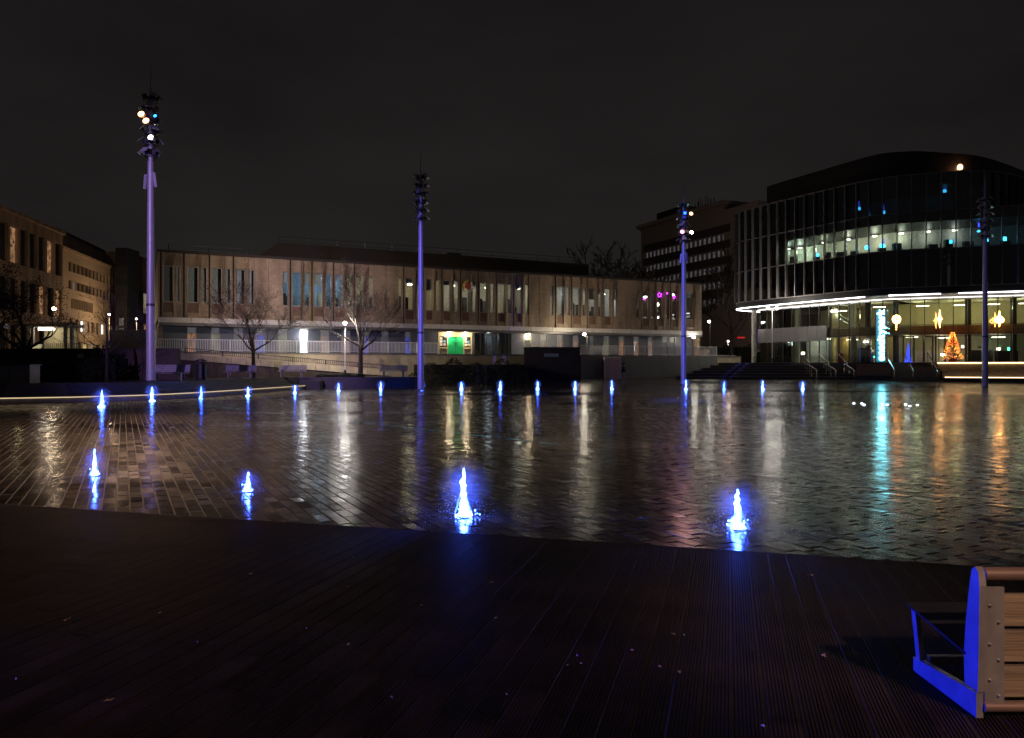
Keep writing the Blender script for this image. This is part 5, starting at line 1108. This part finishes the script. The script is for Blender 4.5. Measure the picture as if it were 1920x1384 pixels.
for k, (px_, a0, a1) in enumerate(((1677, 71.0, 73.4), (1712, 70.7, 73.1), (1757, 70.2, 72.6))): handrail(px_, a0, a1, gz(0, 71) + .1, GZ0, 'brass lit handrail on the entrance stair, %s from left' % ords[k], 'handrails on the entrance stair')
for px_ in (1690, 1735):
    p = PX(px_, 0, 71.2); pass
# lit planters and benches in front of the lobby on the right
PLN = thing('lit_planter', (43, 70, gz(0, 70)), 'long low planter walls with warm light strips right of the entrance stair', 'planter')
def linewall(pxa, da, pxb, db, th, z0, z1, name, mt, parent):
    a, b_ = Vector((*L2(pxa, da), 0)), Vector((*L2(pxb, db), 0)); n_ = Vector((-(b_ - a).y, (b_ - a).x, 0)).normalized() * th; return MB().prism([tuple(a.xy), tuple(b_.xy), tuple((b_ + n_).xy), tuple((a + n_).xy)], z0, z1).build(name, mt, parent)
g0 = gz(0, 70)
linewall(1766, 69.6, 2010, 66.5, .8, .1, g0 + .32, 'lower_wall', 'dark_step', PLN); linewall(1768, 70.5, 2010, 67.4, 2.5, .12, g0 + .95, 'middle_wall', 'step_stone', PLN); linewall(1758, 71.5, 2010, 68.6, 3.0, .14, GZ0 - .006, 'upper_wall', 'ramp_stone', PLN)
linewall(1758, 71.44, 2010, 68.54, .05, GZ0 - .10, GZ0 - .04, 'light_strip', 'strip_warm', PLN); linewall(1775, 70.44, 1818, 69.9, .05, g0 + .62, g0 + .72, 'light_strip', 'strip_warm', PLN); linewall(1772, 69.9, 2010, 66.8, .04, g0 + .325, g0 + .375, 'light_strip', 'strip_warm', PLN)

# ================================================================== lamp posts
def lamp_post(px_, py_top, d_, zb, label, power, col, globes=1, mt='lamp_white', arm=.0, thin=.05):
    x = (px_ - 960) / F * d_; zt_ = CH + (HZ - py_top) * d_ / F; t = thing('lamp_post', (x, d_, zb), label, 'lamp post'); b_ = Vector((x, d_, zb))
    MB().lathe(b_, [(thin * 2.2, 0), (thin * 2, .5), (thin * 1.3, .56)], 10).build('base', 'frame_dark', t); MB().tube([b_ + Vector((0, 0, .5)), Vector((x, d_, zt_ - .2))], [thin, thin * .8], 8).build('post', 'rail_white' if globes == 2 or power > 500 else 'frame_dark', t, True)
    for sx in ((-1, 1) if globes == 2 else (1,)):
        c = Vector((x + (sx * .45 if globes == 2 else arm), d_ - .05, zt_))
        if globes == 2 or arm: MB().bar(Vector((x, d_, zt_ - .22)), c + Vector((0, 0, -.22)), .04, .04).build('arm', 'frame_dark', t)
        h = MB().lathe(c, [(.06, -.26), (.12, -.22), (.14, -.18)], 10).build('head', 'frame_dark', t); MB().ball(c, .15, 12, 8, .9).build('globe', mt, h, True)
        if power: point('lamp', c + Vector((0, -.32, .05)), col, power / (2 if globes == 2 else 1), .12, t)
lamp_post(647, 606, 60.0, .86, 'glowing white lamp post beside the tall bare tree', 900, (1, .95, .86))
lamp_post(1101, 627, 76.5, gz(0, 76), 'white lamp post lighting the grey wall below the terrace', 500, (1, .86, .62), arm=-.3)
lamp_post(1331, 603, 90, 2.3, 'lamp post with bright head at the right end of the civic building', 350, (1, .95, .8), arm=-.1)
lamp_post(1448, 578, 79, GZ0 - .1, 'twin globe lamp post in front of the left end of the glass building', 700, (1, .93, .8), 2)
lamp_post(13, 612, 45, .86, 'thin dim lamp post at the far left edge', 0, (1, 1, 1), mt='win_grey')
lamp_post(102, 579, 66, 1.5, 'distant warm street lamp above the dark left trees', 260, (1, .72, .46), mt='lamp_warm')
lamp_post(205, 590, 92, 1.5, 'distant street lamp in front of the left office block', 1500, (1, .64, .38), mt='lamp_soft')
lamp_post(256, 598, 112, 1.5, 'street lamp by the brick block just left of the tall mast', 1200, (1, .70, .44), mt='lamp_soft')
lamp_post(1365, 640, 112, 2.2, 'distant street lamp behind the civic building, lighting the far tower', 1500, (1, .76, .62), mt='lamp_soft')

# ================================================================== far left buildings
def wall_building(name, A_, B_, depth, z1, label, wallmat, rows, zb=0.8):
    A_, B_ = Vector((*A_, 0)), Vector((*B_, 0)); U = (B_ - A_).normalized(); Nn = Vector((U.y, -U.x, 0)); ln = (B_ - A_).length; t = thing(name, (A_ + B_) / 2 + Vector((0, 0, zb)), label, 'building')
    def q(s, n, z): return A_ + U * s + Nn * n + Vector((0, 0, z))
    def bx(mb, s0, s1, n0, n1, z0, z1_): return mb.hexa([q(s0, n1, z0), q(s1, n1, z0), q(s1, n0, z0), q(s0, n0, z0), q(s0, n1, z1_), q(s1, n1, z1_), q(s1, n0, z1_), q(s0, n0, z1_)])
    zz = zb
    bx(MB(), 0, ln, -depth, -.5, zb, z1).build('body', wallmat, t)
    for (w0, w1, nw, gap, lits, s0, s1) in rows:
        if w0 > zz: bx(MB(), 0, ln, -.5, 0, zz, w0).build('wall_band', wallmat, t)
        if s0 > .01: bx(MB(), 0, s0, -.5, 0, w0, w1).build('wall_pier', wallmat, t)
        if s1 < ln - .01: bx(MB(), s1, ln, -.5, 0, w0, w1).build('wall_pier', wallmat, t)
        for k in range(nw):
            a = s0 + (s1 - s0) * k / nw; b2 = s0 + (s1 - s0) * (k + 1) / nw; bx(MB(), a, a + gap, -.5, -.03, w0, w1).build('pier', wallmat, t)
            f = MB(); bx(f, a + gap, b2, -.25, -.2, w0, w0 + .07); bx(f, a + gap, b2, -.25, -.2, w1 - .07, w1); f = f.build('window', 'frame_dark', t)
            bx(MB(), a + gap, b2, -.3, -.27, w0 + .07, w1 - .07).build('pane', lits.get(k, 'dark_pane'), f)
        zz = w1
    bx(MB(), 0, ln, -.5, 0, zz, z1).build('wall_band', wallmat, t); bx(MB(), -.2, ln + .2, -depth, .25, z1 + .003, z1 + .35).build('parapet', wallmat, t)
    return t, q, bx, ln
def LX(px_, d_): return (px_ - 960) / F * d_
t, q, bx, ln = wall_building('office_block', (LX(-140, 58), 58), (LX(118, 83), 83), 14, 16.1, 'brown office block at the far left with tall dark window bays', 'office_brick',
    [(3.0, 5.6, 12, .6, {8: 'win_cream'}, 1, 25.0), (7.0, 10.0, 12, .6, {9: 'win_ember', 11: 'win_ember'}, 1, 25.0), (11.5, 15.0, 12, .5, {6: 'win_ember', 10: 'win_ember'}, 1, 25.0)])
bx(MB(), 2, 14, -9, -2.0, 16.45, 18.0).build('plant_room', 'roof_dark', t)
t, q, bx, ln = wall_building('office_block', (LX(118, 100), 100), (LX(222, 124), 124), 16, 17.2, 'stone office block left of centre with long dark window bands', 'office_stone',
    [(3.0, 5.0, 8, .8, {2: 'win_yellow', 3: 'win_cream'}, 1.5, 24), (6.6, 8.2, 10, .9, {2: 'win_white', 3: 'win_grey', 6: 'win_white', 8: 'win_cream'}, 1.5, 24), (9.6, 11.0, 9, .12, {}, 3, 12), (12.2, 13.4, 14, .12, {1: 'win_grey'}, 2, 25), (14.6, 15.9, 14, .12, {}, 2, 25)])
bx(MB(), 4, 24, -10, -2.2, 17.55, 20.3).build('attic', 'office_stone', t); bx(MB(), 3.7, 24.3, -10.3, -1.9, 20.303, 20.6).build('attic_roof', 'roof_dark', t)
d_ = 118; st = thing('stair_tower', (LX(228, d_), d_, .8), 'dark glazed stair tower beside the stone office block', 'tower')
MB().box(LX(217, d_), LX(238, d_), d_, d_ + 4, .8, 20.2).build('body', 'dark_pane', st)
for k in range(12): MB().box(LX(217, d_) - .02, LX(238, d_) + .02, d_ - .05, d_ - .003, 1.6 + k * 1.55, 1.68 + k * 1.55).build('transom', 'frame_dark', st)
for k in range(5): x_ = LX(217, d_) + (LX(238, d_) - LX(217, d_)) * k / 4; MB().box(x_ - .04, x_ + .04, d_ - .08, d_ - .052, .8, 20.1).build('mullion', 'frame_dark', st)
for k in range(4): MB().box(LX(224, d_), LX(232, d_), d_ - .045, d_ - .01, 3.4 + k * 1.55, 4.6 + k * 1.55).build('lit_pane', 'win_grey', st)
t, q, bx, ln = wall_building('office_block', (LX(238, 125), 125), (LX(300, 140), 140), 12, 20.3, 'brick block with one bright window just left of the tall mast', 'office_brick',
    [(3, 5, 4, .8, {1: 'win_orange'}, .8, 12), (7, 9.2, 4, .8, {2: 'win_ember'}, .8, 12), (11, 14.6, 4, .8, {1: 'dark_pane', 2: 'win_cream'}, .8, 12)])
# lit shelter and pale stair at the far left
d_ = 60; sh = thing('shelter', (LX(110, d_), d_, .9), 'shelter with a bright tube light over a yellow lit opening at left', 'shelter')
MB().box(LX(80, d_), LX(142, d_), d_ + .2, d_ + .4, 2.3, 5.2).build('back_wall', 'lobby_wall', sh); MB().box(LX(60, d_), LX(150, d_), d_ - 1.5, d_ + .6, 4.75, 4.98).build('roof', 'concrete', sh); MB().box(LX(80, d_), LX(135, d_), d_ - 1.2, d_ - 1.0, 1.0, 3.0).build('front_wall', 'grey_wall', sh)
for px_ in (78, 138, 150): MB().box(LX(px_, d_) - .1, LX(px_, d_) + .1, d_ - 1.2, d_ - 1.0, 1.0, 4.74).build('post', 'concrete', sh)
MB().box(LX(88, d_), LX(116, d_), d_ - 1.1, d_ - .95, 4.5, 4.68).build('tube_light', 'lamp_soft', sh); point('tube_glow', (LX(102, d_), d_ - .7, 4.2), (1, .93, .6), 7, .2, sh)
rb = MB()
for k in range(16): x_ = LX(100, d_) + k * .16; rb.bar((x_, d_ - .95, 3.0), (x_, d_ - .95, 3.5), .03, .03)
rb.build('rail_bars', 'frame_dark', sh)
d_ = 50; sr = thing('outdoor_stair', (LX(65, d_), d_, .9), 'pale sloping stair with steps at the far left', 'stair')
MB().hexa([(LX(50, d_), d_, .95), (LX(56, d_), d_, .95), (LX(56, d_), d_ + .2, .95), (LX(50, d_), d_ + .2, .95), (LX(62, d_), d_, 3.15), (LX(80, d_), d_, 3.15), (LX(80, d_), d_ + .2, 3.15), (LX(62, d_), d_ + .2, 3.15)]).build('stringer', 'sign_pale', sr)
for k in range(10): MB().box(LX(57 + k * .9, d_), LX(71, d_), d_ + .25 + k * .1, d_ + .45 + k * .1, 1.0 + k * .19, 1.07 + k * .19).build('step', 'ramp_stone', sr)
point('stair_glow', (LX(60, d_), d_ - 1.2, 3.0), (1, .9, .45), 35, .2, sr)
p = PX(57, 656, 62); tl = thing('traffic_light', (p.x, p.y, .9), 'small traffic light showing green at the far left', 'traffic light')
MB().tube([(p.x, p.y, .9), (p.x, p.y, p.z + .3)], .06, 8).build('post', 'frame_dark', tl); hd = MB().box(p.x - .16, p.x + .16, p.y - .2, p.y - .062, p.z - .3, p.z + .6).build('head', 'frame_dark', tl); MB().ball((p.x, p.y - .22, p.z - .1), .11, 10, 6).build('green_lens', 'neon_green', hd)
d_ = 56; tag(MB().box(LX(205, d_), LX(283, d_), d_, d_ + 1, .86, 4.4).build('screen_wall', 'concrete'), 'pale grey blank wall behind the thin tree left of the tall mast', 'wall')

# ================================================================== tower block behind
d0, d1 = 165, 140; A_, B_ = (LX(1202, d0), d0), (LX(1357, d1), d1)
t, q, bx, ln = wall_building('tower_block', A_, B_, 8, 31.2, 'dark concrete tower block behind with rows of small square windows', 'tower_wall',
    [(z_, z_ + 1.25, 20, .55, {k: 'win_grey' for k in range(20)}, 1.2, 29.0) for r_, z_ in enumerate((13.2, 16.3, 19.2, 22.1, 25.0))], 2)
for z_ in (14.6, 17.7, 20.6, 23.5, 26.4): bx(MB(), 1.0, 29.2, .0, .06, z_, z_ + 1.45).build('spandrel_band', 'tower_band', t)
bx(MB(), -.6, ln + .8, -9, .9, 31.6, 32.3).build('roof_slab', 'tower_wall', t); bx(MB(), ln + .01, ln + 9, -16, .02, 2, 30.6).build('side_wing', 'tower_wall', t)
bx(MB(), 3, 12, -7, -2, 32.31, 34.6).build('plant_room', 'roof_dark', t); mb = MB(); rg = random.Random(3)
for k in range(24): s_ = rg.uniform(13, 21); mb.bar(q(s_, -3, 32.3), q(s_, -3, 33.6 + rg.random() * 1.8), .08, .08)
mb.bar(q(13, -3, 33.4), q(21, -3, 33.4), .1, .1); mb.build('roof_masts', 'frame_dark', t)

# ================================================================== background vegetation
for k, (px_, d_, h, zb) in enumerate(((1122, 112, 18.5, 2.0), (1172, 116, 18.5, 2.0))):
    bare_tree((LX(px_, d_), d_, zb), h, 40 + k, 'dark bare tree rising behind the civic building roof, ' + ('nearer the roof vent' if k == 0 else 'nearer the tower block'), .5, .3, .26, 6, 'bare trees behind the civic building', minr=.04, kids=(2, 3, 3))
bare_tree((LX(1372, 98), 98, 2.0), 14.5, 44, 'bare tree between the tower block and the glass building', .55, .3, .2, 6, minr=.03, kids=(3, 3))
bare_tree((LX(1296, 88), 87, 2.8), 3.4, 45, 'small lit bare tree at the right corner of the civic building', .6, .3, .06, 4)
p = (LX(40, 44), 44.2, .86); bare_tree(p, 8.0, 46, 'big dark tree with reddish leaves filling the left edge', .7, .22, .2, 4, leaves=26)
bare_tree((LX(-30, 41), 41, .86), 8.0, 47, 'dark leafy tree cut by the left edge of the picture', .7, .22, .2, 4, leaves=26)
bare_tree((LX(250, 60), 58.5, .86), 6.5, 48, 'twiggy bare tree behind the pale wall by the tall mast', .6, .25, .1, 4, leaves=3)
tag(MB().prism([(20, 96), (26, 96), (40, 118), (14, 118)], 1.0, [2.3, 2.3, 4.4, 4.4]).build('grass_bank', 'grass_bank'), kind='structure')
p = PX(1372, 640, 99); hedge((p.x + .6, 101, 2.6), (6, 2, 2.0), 'dark shrubs at the foot of the slope behind the steps', 51, n_=900, sz=.14)
t = railing(s_of(1345, 8) + 3.2, s_of(1345, 8) + 8.5, 1.5, 2.0, 2.0, .95, 'short pale fence left of the glass building lobby')
p = PX(1390, 633, 104); tag(MB().box(p.x - .5, p.x + .5, p.y, p.y + .3, p.z - .09, p.z + .09).build('red_light_bar', 'red_glow'), 'faint red glowing bar behind the slope left of the lobby', 'light')

# ================================================================== walking person
p = PX(1168, 716.5, 66); base = Vector((p.x, 66, gz(0, 66)))
def skin_mesh(name, verts, edges, radii, matn, parent, root=0):
    me = bpy.data.meshes.new(name); me.from_pydata([tuple(v) for v in verts], edges, []); o = bpy.data.objects.new(name, me); COL.objects.link(o); md = o.modifiers.new('s', 'SKIN'); sk = me.skin_vertices[0].data
    for i, r_ in enumerate(radii): sk[i].radius = (r_, r_); sk[i].use_root = (i == root)
    sd = o.modifiers.new('d', 'SUBSURF'); sd.levels = 1; sd.render_levels = 1
    dg = bpy.context.evaluated_depsgraph_get(); me2 = bpy.data.meshes.new_from_object(o.evaluated_get(dg)); bpy.data.objects.remove(o); me2.name = name; me2.materials.clear(); me2.materials.append(M[matn]); me2.polygons.foreach_set('use_smooth', [True] * len(me2.polygons))
    o2 = bpy.data.objects.new(name, me2); COL.objects.link(o2); o2.parent = parent; return o2
pt = thing('person', base, 'person in dark jacket and pale trousers walking right past the grey wall', 'person')
V = [(0, 0, .92), (.02, 0, 1.12), (.05, 0, 1.36), (.07, 0, 1.47), (.09, 0, 1.58), (.09, 0, 1.68),
     (-.02, -.09, .88), (.16, -.09, .50), (.28, -.09, .08), (.40, -.09, .04), (-.02, .09, .88), (-.06, .09, .48), (-.34, .09, .14), (-.25, .09, .05),
     (.04, -.19, 1.38), (-.12, -.24, 1.14), (-.02, -.25, .90), (.02, -.25, .82), (.04, .19, 1.38), (.16, .24, 1.13), (.36, .24, 1.02), (.43, .24, 1.0),
     (.05, -.22, .77), (.05, -.245, .755), (.05, -.27, .76), (.04, -.285, .775), (.06, -.21, .83), (.49, .21, 1.0), (.505, .235, .995), (.50, .26, .995), (.49, .275, .99), (.44, .20, 1.03)]
E = [(0, 1), (1, 2), (2, 3), (3, 4), (4, 5), (0, 6), (6, 7), (7, 8), (8, 9), (0, 10), (10, 11), (11, 12), (12, 13), (2, 14), (14, 15), (15, 16), (16, 17), (2, 18), (18, 19), (19, 20), (20, 21), (17, 22), (17, 23), (17, 24), (17, 25), (17, 26), (21, 27), (21, 28), (21, 29), (21, 30), (21, 31)]
RD = [.14, .15, .16, .06, .095, .085, .10, .075, .05, .04, .10, .075, .05, .04, .07, .055, .04, .035, .07, .055, .04, .035] + [.009] * 10
skin_mesh('body', V, E, RD, 'skin', pt)
jv = [(0, 0, .84), (.02, 0, 1.12), (.05, 0, 1.38), (.06, 0, 1.48), (.04, -.2, 1.38), (-.12, -.24, 1.14), (-.03, -.25, .92), (.04, .2, 1.38), (.16, .24, 1.13), (.34, .24, 1.03)]
skin_mesh('jacket', jv, [(0, 1), (1, 2), (2, 3), (2, 4), (4, 5), (5, 6), (2, 7), (7, 8), (8, 9)], [.185, .185, .19, .10, .10, .075, .06, .10, .075, .06], 'jacket', pt)
skin_mesh('trousers', [(0, 0, .90), (-.02, -.09, .84), (.16, -.09, .50), (.275, -.09, .12), (-.02, .09, .84), (-.06, .09, .48), (-.325, .09, .17)], [(0, 1), (1, 2), (2, 3), (0, 4), (4, 5), (5, 6)], [.155, .12, .092, .075, .12, .092, .075], 'trousers', pt)
skin_mesh('hair', [(.07, 0, 1.64), (.07, 0, 1.72), (.03, 0, 1.58)], [(0, 1), (0, 2)], [.105, .08, .08], 'jacket', pt)
